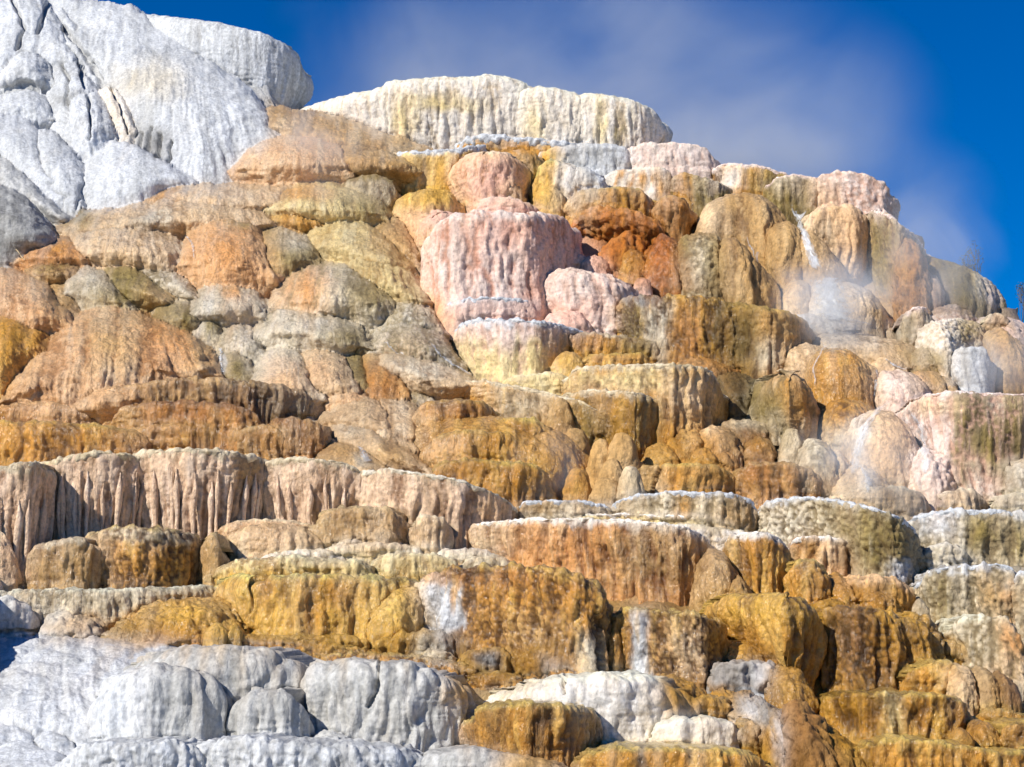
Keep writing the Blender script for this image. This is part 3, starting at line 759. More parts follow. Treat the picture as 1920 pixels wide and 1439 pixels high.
T([(1056,385),(1066,366),(1085,354),(1130,349),(1180,346),(1210,350),(1228,372)], 408, 'brown-gold arched ledge above the orange rock cluster', 'gold', p=2.6, B=1.8, r=.3, tp=.05, fl=(.06,.4), lu=(.08,.5), dz=-.8, patch=[((1095,375,30,30),'dtan',.8),((1170,370,12,30),'dgold',.8)], wet=.5)
T([(1226,380),(1236,368),(1262,365),(1290,370),(1305,395)], 425, 'small rust-brown mushroom knob above the orange run', 'rust', p=2.5, B=1.5, r=.3, tp=.2, fl=(.05,.3), lu=(.1,.4), dz=-1, wet=.5)
ball(955,358,27,25,'small brown round knob between the peach drum and a yellow column','dtan',dz=-.9)
M([(998,390),(1006,355),(1022,338),(1040,336),(1056,352),(1064,390)], 405, 'yellow rounded column beside the brown knob', 'yellow', p=2.6, n=3, B=1.3, dz=-.6, fl=(.04,.4), wet=.4)
# orange cluster
T([(1076,410),(1090,392),(1130,387),(1170,386),(1205,398),(1240,412),(1250,440)], [(1076,442),(1130,446),(1250,470)], 'rust-orange overhanging ledge above a dark hollow', 'rorange', p=2.8, B=2, r=.25, tp=.45, fl=(.05,.4), lu=(.2,.5), dz=-.5, wet=.5)
M([(1115,500),(1128,460),(1150,435),(1180,424),(1205,432),(1218,470)], 516, 'orange rock pillar standing in front of the dark hollow', 'rorange', p=2.6, n=2.8, B=1.6, dz=-.6, fl=(.05,.4), lu=(.2,.6), wet=.3)
ball(1190,490,26,28,'small ochre boulder lodged under the rust-orange ledge','gold',dz=-1.2,lu=(.12,.3))
M([(1200,490),(1222,450),(1245,420),(1272,432),(1290,460),(1308,510)], 558, 'wet bright orange runnel pouring beside the bubbly cream mound', 'rorange', p=2.6, n=2.2, B=1.8, dz=-.4, fl=(.07,.4), lu=(.1,.5), wet=.75)
ball(1116,492,30,18,'pink egg-shaped boulder in front of the dark hollow','pink',dz=-1)
ball(1085,488,22,16,'smaller pink boulder against the big pink block','pink',dz=-.8)
M([(730,400),(745,385),(780,382),(820,388),(845,402)], [(730,415),(775,470),(800,500),(845,480)], 'orange-peach buttress left of the big pink block', 'peach', p=2.6, n=2.6, B=2, dz=-.2, fl=(.03,.5), lu=(.1,.8), low='orange', wet=.4)
T([(768,420),(785,398),(820,388),(860,388),(880,400)], [(768,470),(800,530),(880,520)], 'salmon pink wall behind the left edge of the big pink block', 'peach', p=2.6, B=2, fl=(.04,.5), r=.3, dz=-.2, patch=[((820,410,50,25),'pink',.8)], wet=.3)
T([(888,392),(896,372),(920,364),(955,366),(985,374),(1012,386)], 408, 'low pale pink cap on top of the big pink block', 'pink', p=2.5, B=1.8, r=.4, fl=(.02,.4), lu=(.05,.6), dz=-1.1, wet=.1)
T([(802,440),(812,412),(840,398),(890,391),(960,393),(1030,397),(1066,402),(1080,425)], [(802,580),(835,605),(900,610),(1000,600),(1080,520)], 'big pink block with fluted wall and flat top', 'pink', p=5, B=2.0, dz=-.5, r=.10, tp=-.03, fl=(.11,.75), lu=(.10,.6), patch=[((930,520,60,50),'pinkw',.9),((830,500,40,60),'pinkw',.9),((1040,470,26,50),'pink',.8),((810,600,30,40),'orange',.8),((900,402,90,8),'pinkw',.9)], wet=.1)
T([(998,525),(1008,508),(1030,500),(1080,500),(1130,506),(1175,518),(1205,535),(1220,560)], [(998,600),(1060,628),(1160,625),(1220,600)], 'pinkish white lobe stepping down right of the big pink block', 'pinkw', p=2.8, B=2.4, r=.25, fl=(.06,.6), lu=(.1,.5), patch=[((1060,590,50,25),'pink',.9)], wet=.1)
M([(1015,610),(1030,582),(1060,572),(1090,578),(1112,606)], 628, 'peachy bulge at the foot of the pinkish white lobe', 'pink', p=2.5, n=3, B=1.2, dz=-.6, fl=(.02,.4), lu=(.06,.5), wet=.1)
ball(1205,535,20,18,'grey-pink knob at the right tip of the pinkish white lobe','pink',dz=-1)
T([(828,590),(838,568),(870,560),(920,556),(975,560),(1010,568),(1026,588)], [(828,640),(870,640),(1026,620)], 'short white-topped pink drum, upper of the two under the big pink block', 'pinkw', p=2.7, B=2.2, r=.15, fl=(.05,.4), lu=(.06,.5), crust=('white',8), patch=[((840,620,22,30),'orange',.8)], low='pink', l0=.4, l1=1.2, wet=.15)
T([(848,625),(856,606),(890,598),(950,597),(1010,600),(1060,609),(1095,622)], [(848,670),(880,700),(940,720),(1010,720),(1095,690)], 'white drum turning pale yellow at its base, lower of two under the pink block', 'pinkw', p=2.6, B=2.8, r=.12, tp=.05, fl=(.06,.45), lu=(.06,.5), crust=('white',8), low='pyel', l0=.2, l1=.55, patch=[((1060,660,40,40),'dtan',.9)], wet=.2)
T([(1036,650),(1048,630),(1080,622),(1140,624),(1200,632),(1245,640),(1256,660)], [(1036,690),(1256,690)], 'golden brown ledge right of the pale yellow drum', 'gold', p=3.2, B=2, r=.15, fl=(.07,.5), lu=(.12,.5), patch=[((1060,635,30,12),'olive',.9),((1200,650,40,20),'olive',.9)], top='gtan', tw=.1, wet=.5)
ball(1066,676,30,22,'yellow bulge on the left end of the golden brown ledge','yellow',dz=-1.1)
T([(1085,680),(1100,665),(1150,660),(1205,664),(1222,680)], 698, 'low golden step at the foot of the golden brown ledge', 'gold', p=3, B=1, r=.3, fl=(.05,.4), lu=(.08,.4), dz=-1, wet=.5)
T([(1156,575),(1166,556),(1200,552),(1260,552),(1320,554),(1370,562),(1412,578)], [(1156,640),(1220,680),(1300,695),(1412,700)], 'tall dark wall with grey, orange and black vertical bands', 'dgold', p=4, B=2.2, r=.06, fl=(.10,.5), lu=(.10,.4), bu=(.03,.12), bm=1, sa=1, patch=[((1232,625,26,65),'grey',.6),((1185,600,20,50),'olive',.7),((1200,562,40,9),'slate',.8),((1292,630,26,55),'rust',.7),((1348,620,22,70),'black',.7),((1392,640,22,60),'olive',.7)], wet=.6)
T([(1352,578),(1372,562),(1420,570),(1480,580),(1515,592),(1536,622)], [(1352,690),(1450,695),(1536,660)], 'tan-gold fluted wall with bubbly foot, right end of the dark banded wall', 'gold', p=2.6, B=2.4, r=.15, fl=(.09,.55), lu=(.07,.5), dz=-.4, patch=[((1378,625,20,60),'black',.8),((1410,630,18,60),'olive',.8),((1440,665,24,30),'gtan',.8),((1480,610,50,25),'dtan',.8)], wet=.45)
M([(1262,690),(1275,672),(1310,664),(1345,668),(1380,690)], 705, 'rusty foot mound under the dark banded wall', 'rust', p=2.6, B=1.2, dz=-.8, lu=(.1,.4), wet=.4)
# ================================================================== upper right
T([(1335,318),(1345,308),(1385,306),(1430,311),(1470,322),(1500,335)], [(1335,345),(1420,362),(1500,370)], 'thin pink-rimmed skyline ledge with olive streaks', 'gold', p=3, B=1.6, r=.2, fl=(.09,.4), patch=[((1440,340,40,20),'olive',.8),((1365,335,22,20),'cream',.9)], crust=('pinkw',6), dz=.2, wet=.4)
T([(1440,345),(1455,330),(1490,327),(1530,331),(1570,340)], 395, 'olive-tan ledge left of the pale skyline block', 'olive', p=3.2, B=1.6, r=.15, fl=(.09,.4), patch=[((1545,360,22,34),'tan',.9),((1470,345,20,18),'gtan',.9)], crust=('pinkw',4), dz=.1, wet=.4)
T([(1520,345),(1540,326),(1570,320),(1605,321),(1640,330),(1665,345),(1677,372)], [(1520,400),(1600,405),(1677,408)], 'pale pinkish white block standing on the skyline at right', 'pinkw', p=3.6, B=2.2, r=.08, fl=(.05,.45), lu=(.1,.5), bu=(.03,.14), patch=[((1545,375,22,24),'tan',.9)], wet=.05)
M([(1300,470),(1315,400),(1335,362),(1370,340),(1410,334),(1445,344),(1475,375),(1490,415)], [(1300,500),(1380,495),(1430,520),(1490,520)], 'tan mushroom-headed mound with smooth ribs, largest of the upper right', 'dtan', p=2.8, n=3.2, B=3.2, fl=(.20,1.0), f0=.2, lu=(.04,.8), patch=[((1330,400,22,60),'tan',.9)], wet=.35)
M([(1436,480),(1446,425),(1462,402),(1488,398),(1506,415),(1516,465)], 530, 'slim tan rib mound beside the falling stream', 'dtan', p=2.6, n=3, B=2, dz=-.7, fl=(.12,.7), f0=.3, lu=(.03,.8), wet=.35)
T([(1498,425),(1512,398),(1540,385),(1585,380),(1618,384),(1632,402)], [(1498,520),(1560,515),(1632,520)], 'tan flat-topped cliff just right of the falling stream', 'tan', p=3.2, B=2.4, r=.15, tp=.12, fl=(.10,.6), lu=(.06,.5), patch=[((1600,430,26,60),'peach',.9),((1560,400,50,14),'peach',.9)], wet=.35)
M([(1490,470),(1505,425),(1530,415),(1555,440),(1580,480),(1598,515)], 528, 'smooth fan-shaped tan lobe wet by the falling stream', 'dtan', p=2.4, n=2.4, B=1.8, dz=-.9, fl=(.05,.8), lu=(.03,.8), wet=.45)
M([(1264,510),(1272,450),(1290,426),(1320,420),(1348,424),(1366,450),(1374,510)], 562, 'cream mound covered in bubbly nodules with dark right side', 'gtan', p=2.8, n=3.4, B=2, dz=-.6, fl=(.04,.5), lu=(.05,.6), bu=(.09,.17), patch=[((1350,490,22,70),'olive',.7),((1310,430,35,16),'dtan',.9),((1280,460,12,30),'olive',.9)], wet=.35, sa=.4)
M([(1348,470),(1362,430),(1385,426),(1410,448),(1440,486),(1460,525),(1470,560)], [(1348,590),(1400,588),(1440,585),(1470,580)], 'brown ribbed mound with deep vertical grooves right of the bubbly cream mound', 'dtan', p=2.8, n=3, B=2.2, dz=-.5, fl=(.30,.95), f0=.35, lu=(.04,.7), wet=.4)
T([(1622,412),(1634,394),(1665,402),(1700,424),(1728,448),(1745,480)], [(1622,560),(1690,575),(1745,570)], 'shaded dark olive-brown cliff with white crusted top edge', 'dtan', p=1.9, B=5, r=.05, fl=(.09,.5), lu=(.12,.5), patch=[((1660,470,36,80),'olive',.8)], crust=('pinkw',5), wet=.3)
M([(1682,520),(1692,465),(1708,432),(1728,440),(1742,470),(1752,530)], 578, 'rust-red column standing in the shaded cliff', 'rust', p=2.4, n=3, B=1.6, dz=-1.0, fl=(.08,.4), lu=(.12,.4), wet=.4)
M([(1735,520),(1748,500),(1764,510),(1775,540)], 580, 'small pinkish lump right of the rust-red column', 'pinkw', p=2.4, n=3, B=1.2, dz=-.6, lu=(.1,.4), wet=.2)
M([(1728,458),(1760,455),(1800,463),(1840,480),(1868,502),(1885,535),(1894,570)], [(1728,580),(1800,592),(1860,594),(1894,594)], 'olive slope streaked white and green at the far right skyline', 'olive', p=3, n=3, B=4, fl=(.12,.7), f0=.3, lu=(.06,.8), sa=1, patch=[((1845,530,18,45),'grey',.8),((1790,468,50,10),'gold',.8),((1860,560,12,30),'pinkw',.9)], wet=.4)
M([(1464,570),(1474,530),(1495,512),(1520,516),(1534,540)], 592, 'smooth tan dome left of the misty falls', 'tan', p=2.5, n=3, B=1.8, dz=-.2, fl=(.04,.7), lu=(.02,.8), wet=.4)
M([(1518,560),(1530,524),(1560,513),(1605,513),(1640,528),(1662,560),(1670,590)], 615, 'cream dome with brown right flank, struck by the misty falls', 'cream', p=2.6, n=3.2, B=2.4, dz=-.3, fl=(.08,.6), lu=(.03,.7), patch=[((1650,575,26,50),'dtan',.8),((1600,580,30,40),'tan',1.0)], wet=.4)
M([(1455,610),(1475,584),(1520,577),(1575,582),(1630,602)], 628, 'low white apron of spray below the misty falls', 'white', p=2.6, B=1.8, dz=-.3, fl=(.03,.5), lu=(.03,.7), wet=.4)
M([(1490,640),(1525,615),(1590,608),(1650,612),(1705,624),(1745,645),(1775,680)], [(1490,672),(1600,682),(1700,705),(1775,705)], 'long smooth tan band striped brown, below the misty falls', 'tan', p=3, n=3, B=2.8, fl=(.05,.6), lu=(.02,.9), patch=[((1720,660,40,22),'dtan',.8),((1560,630,60,20),'cream',1.0)], wet=.5)
M([(1705,690),(1715,655),(1745,640),(1775,655),(1790,700)], 715, 'dark grey-green foot under the bubbly mushroom rock', 'olive', p=2.6, n=2.8, B=1.6, dz=-.2, bu=(.04,.14), wet=.4)
M([(1452,690),(1460,655),(1480,634),(1520,627),(1560,640),(1580,690)], 712, 'pale tan dome left of the golden dome', 'tan', p=2.7, n=2.8, B=2.4, fl=(.02,.7), lu=(.02,.8), wet=.55)
M([(1515,725),(1526,672),(1545,646),(1575,637),(1605,641),(1632,664),(1644,720)], 748, 'golden dome with wet glistening ribs, roundest of the right side', 'gold', p=2.8, n=3.2, B=2.4, dz=-.9, fl=(.05,.45), lu=(.02,.7), top='dtan', tw=.1, wet=.8)
M([(1580,740),(1600,680),(1625,662),(1650,680),(1660,735)], 752, 'tan dome behind the golden dome', 'tan', p=2.6, n=3, B=1.8, dz=-.1, fl=(.03,.6), wet=.5)
M([(1632,685),(1650,664),(1675,656),(1700,668),(1715,695)], 715, 'small striped tan dome above the pinkish white dome', 'tan', p=2.6, n=2.6, B=1.5, fl=(.05,.4), wet=.5)
M([(1636,745),(1648,700),(1668,683),(1700,681),(1735,694),(1758,735)], 765, 'pinkish white dome with faint ribs above the long white rim', 'pinkw', p=2.8, n=3, B=2.2, dz=-.4, fl=(.05,.6), lu=(.02,.7), wet=.4)
M([(1705,705),(1725,688),(1758,684),(1790,703),(1808,728),(1818,745)], 760, 'brown ribbed mound right of the pinkish white dome', 'dtan', p=2.6, n=2.8, B=2, fl=(.12,.5), f0=.4, patch=[((1740,700,26,20),'gold',.9)], wet=.4)
M([(1726,602),(1738,574),(1762,562),(1795,560),(1822,567),(1840,590)], 622, 'white nodular cap crowning the bubbly mushroom rock', 'pinkw', p=2.2, n=2.6, B=1.8, bu=(.05,.14), lu=(.06,.4), dz=.2, wet=.1)
M([(1722,640),(1738,604),(1765,588),(1808,582),(1845,590),(1868,640)], [(1722,690),(1775,706),(1815,668),(1868,664)], 'bubbly cream mushroom rock with a dark olive patch on its face', 'cream', p=2.25, n=2.7, B=2.4, bu=(.08,.15), lu=(.05,.6), dz=-.8, patch=[((1825,620,34,34),'olive',.5),((1760,680,26,20),'olive',.8)], wet=.2, sa=.3)
T([(1785,675),(1800,650),(1850,650),(1866,680)], 745, 'bluish white pillar supporting the bubbly mushroom rock', 'white', p=3, B=1.6, r=.1, fl=(.05,.4), dz=-.1, wet=.1)
T([(1684,608),(1695,584),(1715,575),(1742,574),(1752,590)], 668, 'tan drum at the left of the bubbly mushroom rock', 'gtan', p=2.6, B=1.8, r=.2, fl=(.05,.4), lu=(.06,.5), crust=('pinkw',5), wet=.3)
T([(1842,605),(1856,588),(1875,583),(1892,587),(1897,602)], 650, 'square tan block at the right of the bubbly mushroom rock', 'tan', p=3.6, B=1.4, r=.15, bu=(.04,.14), dz=.1, wet=.2)
M([(1845,680),(1868,612),(1895,595),(1930,625),(1980,660)], 745, 'brown draped curtain at the right edge, sunk in mist', 'dtan', p=2.8, n=3, B=2.6, dz=.4, fl=(.12,.6), wet=.3)
M([(1835,600),(1860,580),(1900,576),(1960,600)], 680, 'pinkish white shoulder at the right edge behind the mushroom rock', 'pinkw', p=2.8, n=3, B=2.4, dz=.8, fl=(.05,.6), wet=.2)

M([(-520,300),(-400,150),(-250,120),(-140,170),(-95,240),(-72,330)], 540, 'dry white cliff shoulder just beyond the left edge, shading the blue hollow', 'white', p=3, n=3, B=3, dz=1.0, fl=(.1,.8), **WD)  # unseen mound added for the shade it throws on the hollow
# ================================================================== LEFT: smooth wet mounds
GL = 'smooth wet mounds on the left slope'
L1 = dict(wet=.5, group=GL, fl=(.05,.9), f0=.2, lu=(.13,1.0))
def LM(rim, bot, lab, c, **k):
    o = dict(L1); o.update(k); o['soft'] = 1; o['lu'] = (o['lu'][0]*.6, o['lu'][1]); return M(rim, bot, lab, c, **o)
LM([(250,385),(285,358),(320,347),(400,344),(500,348),(600,346),(660,352)], [(250,400),(400,402),(660,395)], 'flat misty tan mound along the foot of the white cliffs', 'tan', p=3.2, B=4, patch=[((300,362,30,16),'gold',.8)])
LM([(462,385),(490,362),(540,346),(610,340),(670,350),(715,375),(742,408)], [(462,400),(600,420),(742,418)], 'yellow-olive mound in steam left of the upper stack', 'pyel', p=2.8, B=3, n=2.6, fl=(.05,.5), patch=[((700,395,50,25),'olive',.9),((540,360,60,14),'gold',.9)])
T([(636,362),(645,332),(675,323),(715,323),(740,332),(752,356)], 405, 'grey-olive drum at the left edge of the upper stack', 'gtan', p=2.6, B=2, r=.3, fl=(.04,.5), lu=(.06,.6), top='olive', tw=.2, wet=.4)
LM([(120,412),(170,395),(230,388),(300,372),(380,366),(460,376),(540,398)], [(120,440),(250,436),(400,440),(540,432)], 'long low tan mound near the top of the left slope', 'tan', p=3, B=4.5, n=2, patch=[((290,410,32,14),'grey',.6),((140,405,30,18),'olive',.9)])
LM([(478,402),(505,388),(545,384),(590,390),(625,414)], [(478,420),(560,432),(625,425)], 'mustard gold mound in the upper left slope', 'gold', p=2.6, B=2, n=2.5, fl=(.08,.4))
LM([(565,455),(590,422),(640,412),(690,422),(735,450),(775,490),(795,520)], [(565,470),(650,500),(720,530),(795,530)], 'grey-yellow rumpled mound left of the peach buttress', 'pyel', p=2.8, B=3, patch=[((735,440,40,35),'dtan',.8),((770,500,26,30),'dtan',.8)])
LM([(690,440),(705,412),(735,404),(760,418),(780,455),(800,500)], [(690,452),(740,480),(800,520)], 'brown bubbly mound against the peach buttress', 'dtan', p=2.6, B=2, dz=-.3, bu=(.05,.2), fl=(.03,.5))
LM([(630,500),(655,464),(690,452),(730,470),(770,505),(800,540),(812,560)], [(630,515),(700,548),(760,575),(812,575)], 'yellow-grey folded mound with fine wrinkles', 'pyel', p=2.6, B=2.6, n=2.2, dz=-.5, fl=(.10,.45))
LM([(338,470),(352,430),(385,405),(430,400),(475,408),(500,440),(510,490)], [(338,510),(370,535),(430,545),(510,535)], 'large orange-peach mound high on the left slope', 'peach', p=2.6, n=2.6, B=3.2, dz=-.2, skirt=.25, patch=[((425,480,60,50),'orange',1.2),((470,412,40,14),'olive',.9)], lu=(.1,1.2))
LM([(465,455),(490,428),(530,424),(575,440),(605,475),(612,500)], [(465,535),(520,530),(560,515),(612,505)], 'grey-olive mound hugging the large orange-peach mound', 'olive', p=2.6, n=2.4, B=2.4, dz=-.4, patch=[((560,440,50,22),'grey',.8),((500,480,26,40),'dtan',.9)])
ball(568,484,38,24,'small tan dome below the grey-olive mound','gtan',wet=.4)
LM([(110,462),(140,436),(200,420),(260,422),(320,436),(358,466),(374,500)], [(110,480),(200,500),(300,512),(374,508)], 'tan-grey mound left of the large orange-peach mound', 'tan', p=2.8, B=3, n=2.2, fl=(.09,.6), patch=[((350,470,16,40),'grey',.8)])
LM([(12,482),(45,452),(85,442),(130,448),(170,462),(205,485)], [(12,494),(100,502),(205,494)], 'orange-brown hump by the blue shade at the left', 'orange', p=2.6, B=2.4, patch=[((80,452,50,14),'gold',.8)])
LM([(40,508),(70,488),(110,481),(150,490),(165,510)], 528, 'olive hump below the orange-brown hump', 'dtan', p=2.6, B=1.6, patch=[((115,492,40,14),'olive',.8)], bu=(.02,.15))
LM([(115,540),(135,508),(160,495),(200,508),(232,545),(256,575)], [(115,552),(170,578),(256,585)], 'grey-olive mound beside the dark olive hump', 'grey', p=2.6, B=2, dz=-.3, patch=[((210,560,40,30),'olive',.8)])
LM([(180,520),(205,497),(235,492),(270,506),(300,538),(345,562)], [(180,528),(240,566),(345,575)], 'dark olive hump high on the left slope', 'olive', p=2.6, B=2.2, dz=-.1, patch=[((240,512,44,22),'olive',.8),((320,555,40,20),'dtan',.9)])
LM([(222,498),(260,486),(320,500),(350,518),(372,545),(405,560)], [(222,510),(300,540),(350,560),(405,568)], 'grey mound with a rounded right shoulder above the dark olive hump', 'grey', p=2.6, B=2.2, dz=.2, bu=(.02,.18))
LM([(498,575),(515,535),(548,505),(600,490),(655,492),(705,520),(745,560),(772,596)], [(498,585),(570,612),(640,600),(700,612),(772,604)], 'large grey mound with orange flank in the centre of the left slope', 'grey', p=2.6, B=3.4, n=2.3, fl=(.10,1.0), patch=[((570,545,40,40),'orange',1.0),((700,550,50,26),'olive',1.0),((530,575,30,20),'peach',.9)])
LM([(340,585),(358,550),(395,532),(440,528),(478,545),(520,580)], [(340,598),(420,605),(520,600)], 'pale grey mound in the middle of the left slope', 'grey', p=2.6, B=2.4, n=2.2, patch=[((435,545,14,20),'orange',.8)])
ball(460,590,26,24,'small peach dome beside the pale grey mound','peach',wet=.4)
LM([(-60,525),(0,502),(45,510),(90,535),(125,575),(150,612)], [(-60,610),(60,640),(150,622)], 'peach-brown mound at the left edge', 'peach', p=2.8, B=3, n=2.2, patch=[((110,580,26,30),'dtan',.9)], fl=(.08,1.0))
LM([(70,560),(95,530),(125,528),(148,560),(158,605)], 622, 'brown fold right of the peach-brown mound at the left edge', 'dtan', p=2.6, B=1.8, dz=-.3)
LM([(-80,590),(-20,552),(30,560),(65,590),(95,625),(112,655)], [(-80,790),(0,765),(50,700),(112,660)], 'mustard-gold slope at the left edge', 'gold', p=2.8, B=3, n=2, fl=(.10,1.0), patch=[((30,590,40,60),'dgold',.9)])
LM([(-10,752),(30,700),(70,650),(125,604),(170,576),(215,570),(265,585),(320,605),(375,635),(408,665),(418,700)], [(-10,762),(120,775),(260,745),(350,725),(418,712)], 'broad peach-orange fan mound, largest of the left slope', 'peach', p=2.8, n=2.1, B=5, fl=(.13,1.0), f0=.2, lu=(.14,.9), patch=[((330,630,60,40),'orange',.9),((210,640,50,40),'dtan',1.0),((380,660,30,40),'dtan',.9)])
LM([(290,700),(302,655),(325,630),(352,626),(382,648),(402,690)], 716, 'orange-brown dome on the right flank of the broad peach fan', 'orange', p=2.6, n=2.5, B=2, dz=-.8, fl=(.12,.7), patch=[((330,690,26,26),'rust',.9),((385,680,20,34),'dtan',.9)])
LM([(125,690),(140,640),(170,615),(205,630),(235,670),(248,705)], 735, 'peach ridge lobe in the middle of the broad peach fan', 'peach', p=2.5, n=2.3, B=2, dz=-1.3, fl=(.05,.8))
LM([(225,700),(245,660),(275,650),(300,670),(312,705)], 728, 'tan-brown lobe between two folds of the broad peach fan', 'dtan', p=2.5, n=2.3, B=1.6, dz=-1.0, fl=(.05,.8))
LM([(282,590),(296,568),(325,559),(355,562),(388,585)], 612, 'dark green hump with pale rim in the left slope', 'olive', p=2.6, n=3, B=1.6, dz=-.4, top='gtan', tw=.2)
LM([(358,620),(372,585),(392,575),(412,590),(424,618)], 632, 'small grey-green dome right of the dark green hump', 'grey', p=2.5, B=1.5, dz=-.4, patch=[((405,610,18,20),'olive',.9)])
LM([(408,650),(420,612),(440,598),(470,610),(495,640),(505,665)], 672, 'grey dome with bubbly right shoulder near the white streak', 'grey', p=2.5, n=2.5, B=1.8, dz=-.3, bu=(.02,.16))
LM([(404,700),(414,660),(440,648),(468,662),(482,700)], 718, 'tan dome cut by a white trickle at its left', 'gtan', p=2.5, n=2.6, B=1.5, dz=-.8, patch=[((417,680,5,34),'white',.7),((440,690,18,26),'olive',.9)])
LM([(466,620),(485,585),(520,570),(570,570),(630,585),(680,612),(708,645)], [(466,640),(540,650),(620,662),(708,655)], 'smooth grey mound with dark right flank, middle of the left slope', 'grey', p=2.6, n=2.4, B=2.8, patch=[((655,635,44,18),'olive',.8)], lu=(.06,1))
LM([(600,620),(622,590),(655,590),(690,618),(712,652)], 662, 'brown-olive flank mound with pale upper edge', 'olive', p=2.6, n=2.6, B=1.8, dz=-.4, top='gtan', tw=.3)
LM([(458,725),(478,680),(505,655),(540,648),(580,672),(605,710),(618,748)], 756, 'pale grey-peach dome above the dark brown terrace', 'grey', p=2.5, n=2.4, B=2.4, dz=-.2, patch=[((540,720,40,40),'peach',1.0)])
LM([(536,690),(556,658),(590,645),(630,655),(668,690),(690,735)], 748, 'tan-grey dome right of the pale grey-peach dome', 'tan', p=2.5, n=2.4, B=2.2, fl=(.06,.5), patch=[((590,700,26,30),'peach',.9)])
LM([(628,700),(645,668),(672,662),(700,690),(720,738)], 746, 'dark olive dome left of the rust dome', 'olive', p=2.5, n=2.5, B=1.8, dz=-.4)
LM([(660,700),(682,660),(720,650),(752,668),(768,715),(772,745)], 752, 'rust-brown dome with smooth flank', 'rust', p=2.5, n=2.6, B=2, dz=-.1, patch=[((690,660,30,12),'dtan',.9)])
LM([(745,720),(758,670),(785,660),(805,690),(815,745)], 752, 'grey-green dome right of the rust-brown dome', 'grey', p=2.5, n=2.5, B=1.6, dz=-.3, patch=[((770,720,18,30),'olive',.9)])
LM([(690,660),(720,640),(770,655),(830,678),(880,705),(905,722)], [(690,700),(780,730),(850,735),(905,730)], 'grey-pink apron sliding toward the crescent terrace', 'tan', p=2.8, B=2.6, n=2, fl=(.04,.6), lu=(.05,.8), patch=[((790,690,60,16),'grey',.9)])
LM([(696,615),(712,572),(740,552),(775,550),(812,572),(836,612)], 626, 'bubbly grey mound beneath the big pink block', 'grey', p=2.5, n=2.4, B=2.2, bu=(.03,.16), lu=(.15,.6))
LM([(690,650),(715,610),(745,596),(790,602),(835,632),(862,678)], [(690,660),(780,680),(862,690)], 'wrinkled grey mound running down to the white drum', 'grey', p=2.5, n=2.2, B=2.2, dz=-.3, bu=(.02,.16), patch=[((760,650,40,20),'tan',.9)])
ball(768,535,24,22,'small pale knob at the left foot of the big pink block','grey',wet=.3)
LM([(600,742),(620,720),(650,714),(685,724),(706,748)], 760, 'little peach hump above the brown slopes', 'peach', p=2.5, B=1.5, n=2.6)
LM([(120,760),(150,735),(200,712),(250,705),(300,722)], 772, 'peach toe of the broad fan above the dark brown terrace', 'peach', p=2.6, B=2, dz=-.8, n=2.2)
# ================================================================== dark brown wet terrace on the left
GB = 'dark brown wet terraces on the left'
BT = dict(wet=.85, group=GB, lu=(.06,.6))
T([(95,775),(130,745),(190,728),(250,716),(330,706),(430,708),(520,718),(575,732),(605,755),(619,790)], [(95,800),(250,808),(450,812),(619,815)], 'long dark brown dripping terrace, glistening wet', 'brown', p=2.8, B=4.5, r=.12, tp=.12, fl=(.12,.42), patch=[((560,765,60,40),'black',.9),((180,760,70,30),'rust',.9),((330,745,60,20),'dtan',1.0)], top='dtan', tw=.14, **BT)
T([(205,790),(220,764),(280,752),(350,749),(420,754),(480,770),(500,800)], [(205,805),(360,812),(500,830)], 'orange-brown inner step on the long dark brown terrace', 'rust', p=2.8, B=2, r=.15, tp=.08, fl=(.09,.35), dz=-1.9, patch=[((235,785,26,26),'dtan',.9)], top='brown', tw=.25, **BT)
T([(495,800),(505,782),(540,780),(585,786),(620,800),(622,830)], 862, 'reddish step under the right end of the long dark brown terrace', 'rust', p=2.8, B=2, r=.15, fl=(.09,.35), dz=-.7, patch=[((530,800,30,20),'brown',.9)], **BT)
T([(-80,775),(-20,760),(40,752),(100,752),(160,768),(215,798)], [(-80,805),(100,812),(215,812)], 'orange-brown low terrace at the left edge', 'rust', p=2.8, B=2.4, r=.3, tp=.04, fl=(.06,.5), patch=[((100,775,60,20),'peach',1.0)], **BT)
T([(-90,800),(-20,789),(60,787),(140,789),(200,794),(255,806),(300,825),(325,850)], [(-90,895),(100,890),(325,885)], 'amber terrace wall just above the scalloped basins', 'gold', p=3, B=3.4, r=.25, tp=.06, fl=(.13,.9), patch=[((60,830,100,50),'gold',1.0),((270,850,50,40),'brown',1.0)], **BT)
T([(225,825),(240,800),(290,791),(350,790),(395,796),(418,815),(430,840)], 862, 'olive-gold knobby step under the orange-brown inner step', 'gold', p=2.7, B=2.4, r=.25, tp=.1, fl=(.10,.4), patch=[((390,815,34,26),'olive',.8),((280,805,50,18),'peach',.9)], dz=-.3, **BT)
T([(428,825),(436,805),(465,797),(510,797),(540,806),(556,835)], 868, 'small drum with cream streaks below the long dark brown terrace', 'dtan', p=2.6, B=2, r=.2, tp=.08, fl=(.10,.3), patch=[((500,830,14,30),'gold',.9)], dz=-.6, **BT)
T([(530,825),(545,803),(580,797),(608,808),(626,840)], 870, 'brown drum at the right end of the dark brown group', 'brown', p=2.5, B=2, r=.2, fl=(.09,.3), dz=-.3, **BT)
